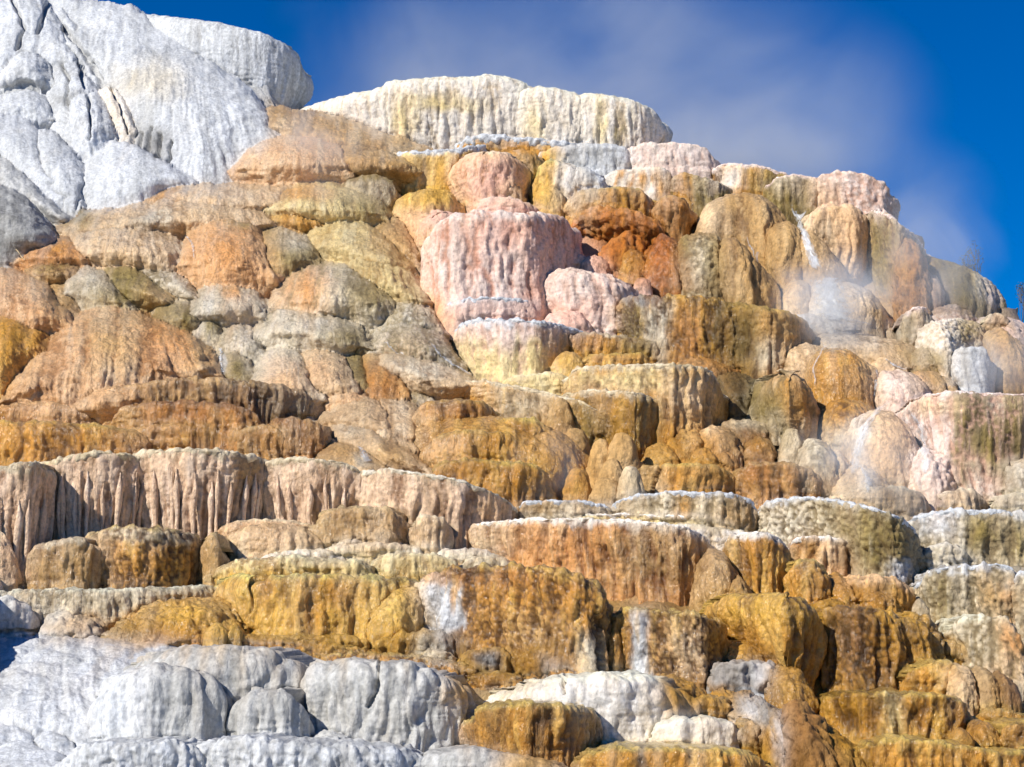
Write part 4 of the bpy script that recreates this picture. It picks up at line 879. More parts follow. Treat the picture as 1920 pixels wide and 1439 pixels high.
# ================================================================== smooth brown slopes in the centre-left
LM([(606,775),(640,752),(690,744),(740,760),(775,800),(800,840)], [(606,790),(700,830),(800,850)], 'tan upper slope with pale sheen right of the dark brown terrace', 'tan', p=2.6, B=2.6, n=2.1)
LM([(610,800),(650,782),(700,790),(745,815),(790,855),(828,888)], [(610,830),(720,880),(828,895)], 'smooth tan slope crossed by soft folds', 'tan', p=2.8, B=2.4, n=2.1, dz=-.2, patch=[((690,800,40,14),'grey',1.0),((740,850,40,30),'dtan',1.0)])
LM([(595,830),(625,805),(660,820),(700,850),(745,880),(770,900)], 910, 'brown shaded slope with white run-off behind the scalloped basins', 'dtan', p=2.8, B=2, n=2.2, patch=[((680,860,16,14),'grey',.8)])
LM([(740,850),(765,825),(800,835),(825,870),(835,905)], 915, 'tan rounded toe at the left of the golden tiers', 'tan', p=2.5, B=1.6, n=2.4, dz=-.2)
# ================================================================== crescent and golden tiers in the centre
GG = 'golden wet tiers in the centre'
GT = dict(wet=.8, group=GG)
T([(792,742),(805,724),(840,716),(900,713),(960,722),(1020,735),(1080,750),(1125,768),(1152,790),(1168,830)], [(792,765),(880,768),(960,785),(1040,815),(1100,850),(1168,870)], 'long crescent-shaped golden terrace curving to a dark right end', 'gold', p=2.7, B=4.5, r=.1, tp=.06, fl=(.10,.5), lu=(.06,.6), crust=('gtan',5), patch=[((1120,800,60,60),'olive',.8),((980,760,60,30),'gtan',1.0)], **GT)
M([(780,790),(840,770),(920,765),(1000,780),(1070,800),(1115,850),(1125,900)], 945, 'amber back wall inside the crescent terrace, hazy with steam', 'gold', p=3, n=3, B=3, dz=.9, fl=(.12,.6), lu=(.08,.8), patch=[((1060,880,60,60),'dgold',.8)], **GT)
T([(770,775),(785,754),(815,747),(870,745),(912,751),(935,768),(945,795)], [(770,850),(860,850),(945,835)], 'amber drum glistening wet, upper left of the golden tiers', 'gold', p=2.6, B=2.6, r=.15, tp=.08, fl=(.11,.5), lu=(.06,.6), patch=[((790,800,26,50),'tan',.9),((850,765,60,20),'rust',1.0)], dz=-.2, **GT)
LM([(640,775),(680,752),(730,746),(775,752),(805,785)], [(640,830),(720,860),(805,885)], 'smooth pale tan lobe left of the amber drum', 'tan', fl=(.06,.6))
T([(905,805),(920,786),(960,779),(1010,783),(1035,798),(1048,830)], [(905,870),(980,880),(1048,880)], 'mustard drum right of the amber drum in the golden tiers', 'gold', p=2.7, B=2.2, r=.2, tp=.06, fl=(.10,.45), lu=(.08,.6), dz=-.3, patch=[((1025,840,26,50),'dgold',.8)], **GT)
T([(785,850),(805,815),(850,805),(910,804),(960,808),(985,835),(990,860)], [(785,900),(880,900),(990,895)], 'amber middle tier with glistening lip', 'gold', p=2.6, B=2.2, r=.2, tp=.05, fl=(.12,.5), lu=(.06,.6), dz=-.6, patch=[((830,840,40,30),'peach',1.0)], **GT)
T([(800,900),(820,865),(870,855),(940,862),(1000,866),(1030,885),(1045,930)], 955, 'lowest amber tier above the white-rimmed ledge', 'gold', p=2.7, B=2.4, r=.2, tp=.03, fl=(.10,.5), lu=(.10,.6), dz=-.3, **GT)
# rocks in the shade right of the tiers
RK = dict(group='rounded rocks in the shaded recess', cat='rock', name='rounded_rock')
ball(1052,782,26,40,'tan rock on the rim of the shaded recess','dtan',dz=-.6,wet=.5,**RK)
ball(1080,828,28,30,'brown-gold rock in the upper part of the shaded recess','dtan',dz=-.3,wet=.4,**RK)
ball(1168,848,32,42,'big grey-brown egg rock in the shaded recess','dtan',dz=-.8,wet=.2,**RK)
ball(1128,858,26,40,'slanted brown rock left of the big egg rock','dtan',dz=-.2,wet=.2,**RK)
ball(1148,890,28,32,'brown-grey rock under the big egg rock','dtan',dz=-.6,wet=.2,**RK)
ball(1138,918,30,26,'small brown rock at the bottom of the shaded recess','dtan',dz=-.6,wet=.3,**RK)
ball(1184,906,26,36,'pale tan rock against the mustard drum with a crack','gtan',dz=-.9,wet=.2,**RK)
ball(1084,905,26,32,'golden rock at the left of the shaded recess','gold',dz=-.4,wet=.4,**RK)
# ================================================================== centre right tiers
T([(935,715),(955,702),(1000,699),(1050,699),(1095,712)], 745, 'pale yellow shelf below the white drum', 'pyel', p=3, B=2, r=.3, fl=(.04,.6), lu=(.05,.7), wet=.4)
T([(1060,710),(1075,690),(1120,684),(1200,682),(1270,683),(1325,687),(1346,705),(1358,740)], [(1060,770),(1150,790),(1260,830),(1358,810)], 'large cream-gold block with pale green top edge', 'gold', p=3.2, B=3, dz=-.8, r=.08, tp=.02, fl=(.10,.5), lu=(.10,.5), crust=('gtan',6), patch=[((1150,715,110,18),'pyel',.9),((1130,760,60,30),'peach',1.0),((1320,760,30,60),'dtan',.9),((1290,740,40,30),'tan',1.0)], wet=.55)
T([(1040,755),(1055,737),(1100,732),(1160,733),(1210,738),(1236,750),(1245,785)], [(1040,790),(1130,830),(1190,862),(1245,850)], 'dark gold fluted wall between the crescent and the cream-gold block', 'dgold', p=3, B=2.6, r=.08, tp=.05, fl=(.12,.5), lu=(.08,.5), crust=('gtan',4), patch=[((1215,800,24,50),'olive',.8)], dz=-.2, wet=.7)
M([(1205,860),(1218,836),(1240,822),(1265,832),(1288,868)], 880, 'golden dome at the foot of the dark gold fluted wall', 'gold', p=2.5, n=2.8, B=1.6, dz=-.4, lu=(.08,.5), wet=.5)
M([(1245,850),(1258,812),(1285,795),(1315,800),(1335,830),(1345,868)], 882, 'golden buttress under the cream-gold block', 'gold', p=2.6, n=2.8, B=2, dz=-.1, fl=(.06,.4), lu=(.14,.5), wet=.5)
M([(1300,830),(1316,800),(1345,789),(1375,798),(1400,835),(1405,855)], 872, 'tan-gold dome right of the golden buttress', 'tan', p=2.6, n=2.8, B=1.8, dz=-.4, lu=(.1,.5), patch=[((1385,835,26,30),'dtan',.9),((1330,840,26,26),'gold',1.0)], wet=.5)
M([(1345,800),(1360,781),(1400,777),(1440,782),(1462,802),(1470,830)], 850, 'brown-gold hump with a flat crown', 'brown', p=2.6, n=3, B=2, dz=-.1, lu=(.1,.5), patch=[((1400,790,60,14),'gtan',.9)], wet=.5)
M([(1392,860),(1405,825),(1428,808),(1452,818),(1468,855)], 878, 'brown dome under the brown-gold hump', 'brown', p=2.5, n=2.8, B=1.6, dz=-.4, lu=(.08,.5), patch=[((1430,830,26,20),'gold',1.0)], wet=.6)
ball(1322,862,32,26,'ochre knob near the gold and rust drums','gold',dz=-.9,lu=(.08,.3),wet=.5)
ball(1362,866,28,22,'rusty knob touching the ochre knob','rust',dz=-.7,lu=(.08,.3),wet=.5)
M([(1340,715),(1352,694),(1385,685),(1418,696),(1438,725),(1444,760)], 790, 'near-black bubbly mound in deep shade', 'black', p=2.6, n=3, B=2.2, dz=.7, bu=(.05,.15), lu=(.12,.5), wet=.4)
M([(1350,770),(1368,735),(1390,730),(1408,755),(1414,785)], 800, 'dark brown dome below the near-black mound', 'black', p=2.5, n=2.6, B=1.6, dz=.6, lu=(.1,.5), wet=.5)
T([(1412,730),(1424,702),(1455,692),(1495,690),(1522,700),(1538,730),(1545,765)], [(1412,830),(1480,858),(1545,840)], 'olive-tan drum with bubbly foot left of the golden dome', 'gtan', p=2.6, B=2.4, r=.3, tp=.04, fl=(.05,.5), lu=(.05,.6), bu=(.05,.22), bm=1, patch=[((1490,740,50,50),'gold',1.0),((1440,790,30,50),'olive',1.0)], wet=.4)
M([(1412,760),(1422,715),(1440,705),(1456,730),(1462,770)], 800, 'grey-olive side lobe of the olive-tan drum', 'olive', p=2.5, n=3, B=1.4, dz=-.7, bu=(.03,.15), wet=.3)
ball(1462,792,24,24,'small tan ball at the foot of the olive-tan drum','gtan',dz=-1,bu=(.03,.15))
ball(1488,838,26,40,'grey-green egg beside the brown dome','gtan',dz=-.6,wet=.3)
M([(1495,880),(1508,835),(1532,812),(1560,820),(1582,860),(1585,900)], 930, 'cream bubbly globe above the rust drum', 'gtan', p=2.5, n=2.8, B=1.8, dz=-.3, bu=(.05,.18), wet=.3)
M([(1545,905),(1562,855),(1582,832),(1602,860),(1615,910)], 938, 'tan ridge lobe in mist right of the cream globe', 'tan', p=2.4, n=2.3, B=1.6, dz=.2, wet=.4)
M([(1538,810),(1548,765),(1572,742),(1608,737),(1640,752),(1652,790)], [(1538,850),(1590,868),(1652,850)], 'honey-gold globe with bubbly underside below the golden dome', 'gold', p=2.6, n=3, B=2, dz=-.2, fl=(.04,.4), bu=(.05,.2), bm=1, patch=[((1590,830,50,30),'gtan',.9)], wet=.5)
M([(1582,880),(1600,815),(1625,768),(1660,752),(1692,756),(1720,785),(1738,840),(1742,890)], 925, 'tall peach-tan egg mound with white edges in the steam', 'tan', p=2.6, n=2.9, B=2.6, dz=-.4, fl=(.05,.6), lu=(.03,.8), patch=[((1612,800,16,70),'cream',.8),((1728,840,20,60),'white',.8),((1670,840,30,60),'peach',1.0)], wet=.45)
M([(1550,940),(1575,895),(1605,868),(1632,856),(1660,872),(1690,905),(1708,935)], 962, 'tan cone-shaped mound sunk in steam', 'tan', p=2.4, n=2.1, B=2, dz=-.2, fl=(.02,.6), lu=(.02,.8), patch=[((1625,900,12,40),'cream',1.0)], wet=.4)
T([(1580,940),(1592,922),(1640,912),(1695,911),(1735,920),(1752,945)], 978, 'low peach-tan basin wall left in the steam', 'tan', p=2.6, B=2, r=.3, fl=(.05,.5), lu=(.03,.7), wet=.4)
T([(1750,945),(1765,922),(1800,913),(1835,916),(1858,935)], 975, 'low peach-tan drum between two misty basin walls', 'tan', p=2.5, B=1.8, r=.35, fl=(.07,.35), lu=(.03,.7), wet=.4)
T([(1850,945),(1870,926),(1910,922),(1980,930)], 975, 'low grey-tan basin wall touching the right edge', 'gtan', p=2.8, B=1.8, r=.3, fl=(.06,.4), wet=.3)
M([(1680,915),(1700,900),(1735,897),(1765,915)], 930, 'thin white apron below the grey-white curtain wall', 'white', p=2.5, B=1.5, n=2.4, dz=-.1, wet=.3)
T([(1694,765),(1710,747),(1745,736),(1790,733),(1850,735),(1920,738),(2000,745)], [(1694,850),(1740,925),(1800,945),(2000,950)], 'grey-white curtain wall with black-green drip streaks at the right edge', 'pinkw', p=3.4, B=2.6, r=.08, fl=(.09,.45), lu=(.06,.5), bu=(.04,.14), bm=1, sa=1, crust=('pinkw',5), patch=[((1800,780,12,40),'olive',.9),((1850,820,40,80),'olive',1.0),((1905,810,40,90),'olive',.9),((1830,780,20,40),'black',1.1),((1800,870,14,60),'olive',1.0),((1890,860,14,50),'black',1.1),((1750,760,40,16),'tan',1.0)], wet=.2)
M([(1698,900),(1715,850),(1745,830),(1780,840),(1800,880),(1806,920)], 938, 'knobbly pinkish white lobe at the foot of the curtain wall', 'pinkw', p=2.6, n=2.6, B=1.8, dz=-.4, lu=(.14,.5), bu=(.03,.15), wet=.1)
M([(1880,900),(1895,865),(1925,850),(1970,870)], 950, 'grey bubbly lobe at the right foot of the curtain wall', 'grey', p=2.6, n=2.8, B=1.4, dz=-.5, bu=(.06,.16), wet=.2)
T([(1182,895),(1195,875),(1230,869),(1290,868),(1345,871),(1378,884),(1392,910)], [(1182,935),(1290,945),(1392,945)], 'mustard drum split by a thin jagged crack', 'gold', p=2.8, B=2.4, r=.12, tp=.12, fl=(.08,.4), lu=(.03,.6), dz=-.2, crack=[([(1238,866),(1236,885),(1230,900),(1222,925)],4)], patch=[((1232,905,14,26),'tan',.9),((1205,890,14,16),'dtan',1.0)], wet=.5)
T([(1368,895),(1382,875),(1420,866),(1470,865),(1515,875),(1548,895),(1562,925)], 952, 'rust-brown drum right of the mustard drum', 'rust', p=2.7, B=2.6, r=.12, tp=.06, fl=(.09,.5), lu=(.07,.5), top='dtan', tw=.12, wet=.75)
# ================================================================== scalloped basins with hanging columns
GS = 'scalloped basins with hanging drip columns'
SB = dict(wet=.55, group=GS, name='scalloped_basin', cat='basin', r=.06, q=1.5, f0=.12, lu=(.03,.6), top='gtan', tw=.12)
T([(-110,895),(-40,882),(10,872),(50,866),(78,866),(92,880)], [(-110,1080),(20,1085),(60,1085),(92,1060)], 'leftmost scalloped basin with long pinkish drip columns', 'shell', p=2.7, B=2, tp=.07, fl=(.08,.34), crust=('gtan',7), cols=8, **SB)
T([(48,876),(76,866),(120,854),(170,847),(215,846),(240,849),(268,862)], [(64,1000),(110,1015),(180,1015),(250,1010)], 'scalloped basin with green-grey lip, second from the left', 'shell', p=2.8, B=2, tp=.10, fl=(.08,.34), crust=('gtan',8), cols=14, patch=[((150,880,90,30),'shell',1.0)], dz=-.1, **SB)
T([(226,862),(250,848),(300,843),(360,841),(420,844),(470,852),(496,860),(526,878)], [(244,1005),(360,1015),(440,1005),(506,985)], 'widest scalloped basin with thick lip and many hanging columns', 'shell', p=2.8, B=2.3, tp=.12, fl=(.08,.34), crust=('gtan',9), cols=18, patch=[((300,870,60,20),'shell',1.0),((480,880,26,30),'dtan',1.0)], **SB)
T([(478,878),(506,861),(550,858),(600,860),(645,866),(670,878),(700,898)], [(498,985),(580,995),(678,990)], 'scalloped basin with pale fluted curtain, fourth from the left', 'shell', p=2.8, B=1.9, tp=.14, fl=(.08,.34), crust=('gtan',7), cols=9, dz=-.1, **SB)
T([(646,896),(676,883),(730,880),(800,888),(860,900),(915,918),(955,938),(982,965)], [(664,1000),(760,1010),(860,1015),(982,1000)], 'long brown fluted basin wall tapering to the right' , 'shell', p=2.5, B=3.4, tp=.06, fl=(.16,.5), crust=('grey',6), patch=[((760,930,70,40),'shell',1.0),((930,960,40,26),'peach',1.0)], dz=-.2, **SB)
# ledges under the basins
LT = dict(wet=.65, group='small ledges under the scalloped basins')
T([(-90,1020),(-20,985),(30,1005),(48,1050)], 1100, 'smooth pinkish lobe at the left edge below the basins', 'peach', p=2.6, B=1.6, r=.5, fl=(.03,.6), **LT)
T([(46,1045),(60,1018),(110,1009),(165,1010),(195,1025)], 1108, 'tan-olive drum at the left under the basins', 'dtan', p=2.7, B=2, r=.15, fl=(.06,.4), lu=(.09,.5), top='gtan', tw=.15, **LT)
T([(146,1030),(158,1002),(190,990),(250,987),(320,990),(368,1000),(388,1025),(395,1050)], [(146,1095),(260,1108),(395,1085)], 'stout gold-tan drum with a knobbly lip under the basins', 'gold', p=2.7, B=3, r=.12, tp=.08, fl=(.06,.4), lu=(.10,.45), patch=[((270,1005,120,14),'gtan',.9),((180,1060,40,40),'peach',1.0)], bu=(.03,.14), **LT)
T([(370,1010),(385,995),(410,1000),(430,1030)], 1095, 'brown-grey wedge right of the stout gold-tan drum', 'dtan', p=2.5, B=1.4, r=.3, dz=.4, **LT)
T([(395,1000),(408,980),(440,973),(500,971),(560,976),(600,988)], 1020, 'peach shelf beneath the widest basin', 'peach', p=3, B=1.8, r=.4, fl=(.03,.5), **LT)
T([(418,1005),(430,988),(480,978),(540,980),(590,990),(625,1012)], 1045, 'rounded tan shelf with frosted top', 'tan', p=2.7, B=2.2, r=.5, fl=(.05,.4), patch=[((520,985,70,10),'dtan',.9)], **LT)
T([(545,992),(570,980),(620,980),(670,986),(700,1000)], 1030, 'brown shelf between the tan shelf and the fluted drum', 'dtan', p=2.7, B=1.6, r=.5, fl=(.05,.4), **LT)
T([(585,985),(598,960),(630,949),(690,946),(735,952),(762,965),(775,985)], 1022, 'brown fluted drum below the long basin wall', 'dtan', p=2.6, B=2.2, r=.3, tp=.08, fl=(.13,.45), lu=(.05,.6), dz=-.6, **LT)
T([(768,985),(778,968),(805,964),(832,966),(846,985)], 1035, 'small tan drum right of the brown fluted drum', 'tan', p=2.8, B=1.5, r=.15, tp=.1, fl=(.12,.4), dz=-.5, **LT)
ball(716,1000,30,16,'little brown knob in front of the brown fluted drum','dtan',dz=-.9)
T([(600,1025),(640,1010),(700,1003),(745,1005),(770,1018)], 1040, 'cream crusted step, topmost of the small cream steps', 'cream', p=2.8, B=1.4, r=.5, low='tan', l0=.3, l1=.9, bu=(.02,.13), **LT)
T([(575,1040),(620,1022),(700,1016),(780,1018),(835,1030)], 1050, 'cream crusted step with rounded lip, second of the small cream steps', 'cream', p=2.8, B=1.6, r=.5, low='pyel', l0=.3, l1=.9, bu=(.02,.13), dz=-.1, **LT)
T([(470,1050),(510,1035),(570,1030),(620,1030),(655,1042)], 1062, 'pale tan step at the left of the small cream steps', 'cream', p=2.8, B=1.6, r=.4, low='tan', l0=.3, l1=.9, bu=(.02,.13), **LT)
T([(800,1040),(830,1028),(890,1028),(940,1038),(975,1055)], 1062, 'grey-brown shelf left of the orange striped terrace', 'grey', p=2.7, B=1.8, r=.5, low='dtan', l0=.4, l1=1, **LT)
T([(850,1062),(880,1046),(930,1040),(975,1052)], 1075, 'lower grey shelf under the grey-brown shelf', 'gtan', p=2.7, B=1.5, r=.5, dz=-.1, **LT)
T([(386,1085),(400,1060),(440,1046),(500,1042),(570,1042),(640,1048),(670,1062)], [(386,1100),(520,1115),(670,1100)], 'cream-lipped yellow step at the left of the yellow wall', 'pyel', p=2.9, B=2, r=.25, tp=.03, fl=(.06,.35), low='yellow', l0=.2, l1=.6, bu=(.02,.13), **LT)
T([(540,1075),(560,1056),(620,1048),(680,1048),(705,1060),(714,1080)], 1105, 'pale yellow rounded step on the yellow wall', 'pyel', p=2.8, B=1.6, r=.3, fl=(.06,.3), low='yellow', l0=.4, l1=1, dz=-.1, **LT)
T([(690,1062),(705,1042),(760,1034),(820,1036),(855,1048),(870,1068)], [(690,1095),(870,1095)], 'pale yellow drum with corrugated lip above the gold block', 'pyel', p=2.8, B=1.8, r=.25, tp=.05, fl=(.07,.3), low='yellow', l0=.5, l1=1, **LT)
# ================================================================== yellow wall
GY = 'yellow and ochre walls on the lower left'
YT = dict(wet=.7, group=GY)
T([(440,1130),(456,1098),(490,1080),(560,1074),(640,1076),(720,1082),(770,1082),(800,1092)], [(440,1195),(560,1215),(680,1210),(800,1200)], 'broad bright yellow wall with darker ochre streams', 'yellow', p=3.4, B=3, r=.15, tp=-.04, fl=(.10,.7), lu=(.10,.6), patch=[((490,1105,26,26),'gold',.8),((465,1160,14,40),'dgold',.8),((580,1140,22,50),'gold',.9),((640,1110,30,26),'gold',1.0),((745,1085,30,8),'olive',.9)], sa=.8, **YT)
M([(672,1190),(684,1140),(710,1110),(745,1094),(780,1092),(800,1120)], [(672,1205),(740,1205),(800,1198)], 'smooth lemon-yellow bulge beside the white patch', 'yellow', p=2.6, n=2.8, B=1.8, dz=-.6, fl=(.03,.6), lu=(.05,.6), **YT)
T([(385,1110),(400,1085),(430,1075),(465,1080),(480,1110)], [(385,1140),(480,1200)], 'pale ochre shoulder joining the yellow wall', 'yellow', p=2.7, B=2, r=.3, fl=(.06,.5), lu=(.06,.5), dz=-.2, **YT)
T([(-90,1118),(-20,1108),(60,1104),(140,1102),(230,1104),(320,1100),(400,1097),(432,1108),(445,1125)], [(-90,1180),(200,1180),(445,1150)], 'long grey-tan rim ledge, partly in shadow at the left', 'gtan', p=4, B=2.4, r=.2, tp=.06, fl=(.08,.4), lu=(.07,.5), low='gold', l0=.5, l1=1, **YT)
M([(195,1180),(220,1150),(270,1126),(340,1115),(405,1120),(445,1145),(475,1185)], [(195,1195),(320,1215),(475,1208)], 'ochre slope of small bulges under the grey-tan rim ledge', 'gold', p=2.7, n=2.4, B=2.4, dz=-.4, fl=(.05,.5), lu=(.14,.5), patch=[((340,1150,90,30),'yellow',1.0)], **YT)
ball(404,1184,22,17,'left one of a pair of yellow knobs under the ochre slope','yellow',dz=-1.4,wet=.7)
ball(440,1187,15,14,'right one of a pair of yellow knobs under the ochre slope','yellow',dz=-1.2,wet=.7)
T([(-90,1118),(-20,1118),(30,1124),(66,1134),(78,1160)], [(-90,1200),(20,1200),(78,1196)], 'cracked white rock at the left edge, in front of the grey-tan rim ledge', 'white', p=3, B=2, r=.3, fl=(.05,.5), lu=(.07,.6), crack=[([(-10,1185),(40,1183),(78,1184)],4)], wet=.05, group='white rocks at the bottom left')
M([(66,1190),(80,1142),(110,1145),(140,1160),(165,1185)], 1202, 'shaded white rock right of the cracked white rock', 'wgrey', p=2.6, n=2.8, B=1.6, lu=(.1,.5), wet=.05, group='white rocks at the bottom left')
M([(100,1170),(125,1146),(165,1154),(195,1170),(205,1195)], 1205, 'dark grey-brown rock wedged behind the white rocks', 'dtan', p=2.6, n=2.8, B=1.6, dz=.1, lu=(.14,.4), patch=[((180,1180,26,20),'slate',.8)], wet=.2, group='white rocks at the bottom left')
M([(185,1195),(205,1170),(245,1166),(285,1180),(325,1208)], 1222, 'rust-olive hump at the left of the ochre kerb', 'dgold', p=2.6, n=2.6, B=1.6, lu=(.1,.4), patch=[((215,1180,30,20),'olive',.9),((290,1200,26,14),'rust',.9)], bu=(.03,.13), wet=.5, group=GY)
T([(270,1205),(320,1192),(400,1188),(480,1190),(560,1196),(650,1206),(720,1220)], [(270,1225),(500,1235),(720,1245)], 'long ochre kerb along the top of the grey-white front wall', 'gold', p=3.4, B=2, r=.5, fl=(.05,.4), lu=(.06,.4), patch=[((400,1200,100,14),'rust',1.0)], bu=(.02,.12), **YT)
T([(465,1205),(490,1190),(560,1188),(640,1190),(690,1198),(715,1212)], 1225, 'ochre step on the long ochre kerb', 'gold', p=3, B=1.6, r=.4, fl=(.06,.3), lu=(.06,.4), dz=-.1, patch=[((590,1205,90,12),'dgold',1.0)], **YT)
T([(685,1215),(700,1195),(750,1184),(810,1180),(855,1186),(880,1200),(890,1222)], 1240, 'brown hump with grey-white centre left of the gold block', 'dgold', p=2.7, B=2, r=.4, fl=(.09,.3), lu=(.08,.4), patch=[((800,1210,26,22),'grey',.7),((850,1210,26,22),'slate',.8)], wet=.55, group=GY)
T([(580,1242),(610,1226),(690,1224),(770,1228),(850,1238),(905,1252),(930,1272)], [(580,1262),(780,1272),(930,1290)], 'lower ochre kerb stepping down to the right', 'gold', p=3, B=1.8, r=.5, fl=(.07,.35), lu=(.06,.4), bu=(.02,.12), **YT)
ball(812,1232,44,13,'grey-white lump between the two ochre kerbs','grey',dz=-.3,lu=(.08,.3))
T([(858,1235),(872,1220),(910,1215),(950,1218),(972,1230),(980,1250)], 1270, 'dark brown step with grey stains under the gold block', 'dgold', p=2.8, B=1.4, r=.25, fl=(.06,.3), lu=(.08,.3), patch=[((915,1240,22,20),'slate',.7),((955,1245,16,18),'olive',.8)], dz=-.2, wet=.55, group=GY)
T([(965,1240),(978,1220),(1010,1212),(1050,1207),(1080,1215),(1094,1245)], 1280, 'brown step with a white bubbly face under the gold block', 'dgold', p=2.7, B=1.6, r=.3, fl=(.05,.3), lu=(.08,.3), bu=(.04,.12), patch=[((1045,1255,30,26),'white',.5),((1070,1225,20,20),'black',.9)], dz=-.3, wet=.5, group=GY)
T([(860,1275),(885,1262),(930,1258),(975,1262),(1010,1278)], 1292, 'small ochre ledge above the mustard front drum', 'gold', p=2.7, B=1.3, r=.5, bu=(.02,.12), **YT)
# ================================================================== gold block with white patch and neighbours
GR = 'golden terraces on the lower right'
RT = dict(wet=.75, group=GR)
T([(768,1105),(785,1085),(815,1070),(860,1062),(920,1057),(980,1060),(1040,1068),(1090,1076),(1128,1092),(1145,1115),(1155,1150)], [(768,1185),(830,1200),(920,1225),(1020,1260),(1100,1275),(1155,1270)], 'massive gold block with a large white patch on its left face', 'gold', p=3.6, B=3.2, dz=-.9, r=.07, tp=.0, fl=(.12,.55), lu=(.17,.6), bu=(.03,.11), patch=[((818,1135,52,60),'white',.12),((852,1110,6,35),'peach',.5),((795,1082,26,10),'peach',.8),((950,1080,120,14),'rust',1.0),((990,1190,60,40),'dtan',1.1),((1115,1230,26,40),'grey',.9)], crack=[([(1120,1150),(1126,1190),(1122,1225),(1130,1265)],7)], **RT)
T([(1136,1165),(1148,1146),(1180,1139),(1240,1141),(1300,1147),(1338,1155),(1358,1172),(1366,1205)], [(1136,1265),(1240,1275),(1320,1285),(1366,1260)], 'gold block split by a white vertical stripe', 'gold', p=3.6, B=2.6, dz=-.4, r=.08, tp=.06, fl=(.10,.45), lu=(.12,.45), bu=(.03,.1), patch=[((1204,1210,20,75),'white',.25),((1300,1220,50,50),'tan',1.1),((1345,1210,18,50),'dgold',.9)], **RT)
M([(1130,1200),(1140,1165),(1155,1150),(1172,1175),(1178,1230)], 1275, 'narrow gold rib between the two gold blocks', 'gold', p=2.5, n=3, B=1.2, dz=-.2, **RT)
T([(840,1010),(856,990),(900,980),(970,973),(1060,970),(1150,973),(1230,979),(1290,988),(1328,1002),(1346,1035)], [(840,1035),(920,1060),(1050,1085),(1180,1100),(1290,1128),(1346,1130)], 'long orange-striped fluted terrace in the lower centre', 'orange', p=2.8, B=4.5, r=.1, tp=.08, fl=(.17,.55), lu=(.05,.6), crust=('cream',6), patch=[((1030,1040,90,26),'orange',1.0),((1250,1050,90,50),'dtan',1.0),((900,1005,60,26),'tan',1.0)], sa=.9, wet=.65, group=GR)
M([(1302,1105),(1316,1050),(1340,1022),(1366,1028),(1388,1065),(1400,1105)], 1135, 'brown-tan lobe at the right end of the orange-striped terrace', 'dtan', p=2.5, n=2.8, B=1.8, dz=-.4, fl=(.08,.5), wet=.6, group=GR)
M([(1362,1115),(1375,1085),(1390,1074),(1405,1090),(1414,1120)], 1135, 'small brown-tan dome beside the gold drum', 'dtan', p=2.5, n=2.8, B=1.2, dz=-.7, wet=.5, group=GR)
WR = dict(wet=.35, group='white-crusted ledges in the lower centre')
T([(968,955),(980,941),(1030,937),(1090,939),(1135,946),(1155,958)], 978, 'short white-crusted ledge at the tip of the brown basin wall', 'gtan', p=3, B=1.6, r=.2, crust=('white',6), bu=(.02,.12), **WR)
T([(1138,960),(1155,938),(1190,928),(1260,922),(1330,922),(1385,927),(1412,938),(1425,965)], [(1138,985),(1280,1000),(1425,1010)], 'white-crusted olive-gold ledge under the mustard and rust drums', 'gtan', p=3.2, B=2.6, r=.1, fl=(.06,.45), lu=(.07,.5), crust=('white',6), low='olive', l0=.7, l1=1.3, patch=[((1280,950,12,26),'gold',.8),((1385,970,40,30),'dtan',.9)], bu=(.03,.12), **WR)
T([(1050,976),(1090,964),(1170,962),(1250,966),(1320,970),(1372,983),(1390,1000)], [(1050,985),(1250,1002),(1390,1015)], 'thin cream ledge behind the orange-striped terrace', 'pyel', p=3, B=1.4, r=.2, crust=('cream',5), bu=(.02,.12), dz=.2, **WR)
T([(1230,990),(1290,983),(1350,988),(1400,998),(1430,1015)], 1030, 'white sliver ledge above the gold drum', 'cream', p=3, B=1.2, r=.3, bu=(.02,.12), dz=.3, **WR)
T([(1418,965),(1430,943),(1460,935),(1520,932),(1575,939),(1640,952),(1690,968),(1716,988),(1728,1020),(1734,1060)], [(1418,1020),(1520,1030),(1600,1070),(1680,1095),(1734,1090)], 'bubbly tan-olive block with a white crust and black right side', 'gtan', p=3, B=4.2, dz=-.5, r=.07, tp=.04, fl=(.06,.4), lu=(.10,.5), bu=(.10,.13), crust=('white',6), patch=[((1600,990,60,60),'olive',1.0),((1680,1030,50,60),'olive',.7),((1690,1070,24,22),'white',.5),((1470,1000,60,40),'grey',1.1)], wet=.25, sa=.5, group='white-crusted ledges in the lower centre')
T([(1348,1030),(1360,1006),(1390,998),(1435,998),(1470,1008),(1486,1030),(1492,1060)], [(1348,1110),(1420,1130),(1492,1125)], 'gold drum with a pale lip below the white-crusted ledge', 'gold', p=2.7, B=2.4, r=.12, tp=.06, fl=(.09,.5), lu=(.08,.5), crust=('cream',4), **RT)
T([(1476,1030),(1488,1012),(1520,1007),(1560,1008),(1592,1016),(1605,1045)], 1082, 'peach and gold block with pale crust before the bubbly block', 'peach', p=3.4, B=1.8, r=.08, fl=(.07,.4), lu=(.10,.4), crust=('cream',4), patch=[((1510,1030,26,20),'gold',.9),((1590,1055,16,26),'rust',.9)], wet=.45, group=GR)
T([(1474,1070),(1484,1050),(1510,1044),(1540,1049),(1562,1070),(1572,1105)], 1148, 'rough gold drum right of the pale-lipped gold drum', 'gold', p=2.7, B=2, r=.25, fl=(.07,.4), lu=(.14,.4), dz=-.2, **RT)
M([(1545,1110),(1560,1078),(1582,1070),(1608,1085),(1632,1125)], 1152, 'gold-brown sloping rib beside the rough gold drum', 'gold', p=2.5, n=2.6, B=1.6, dz=-.1, fl=(.08,.4), **RT)
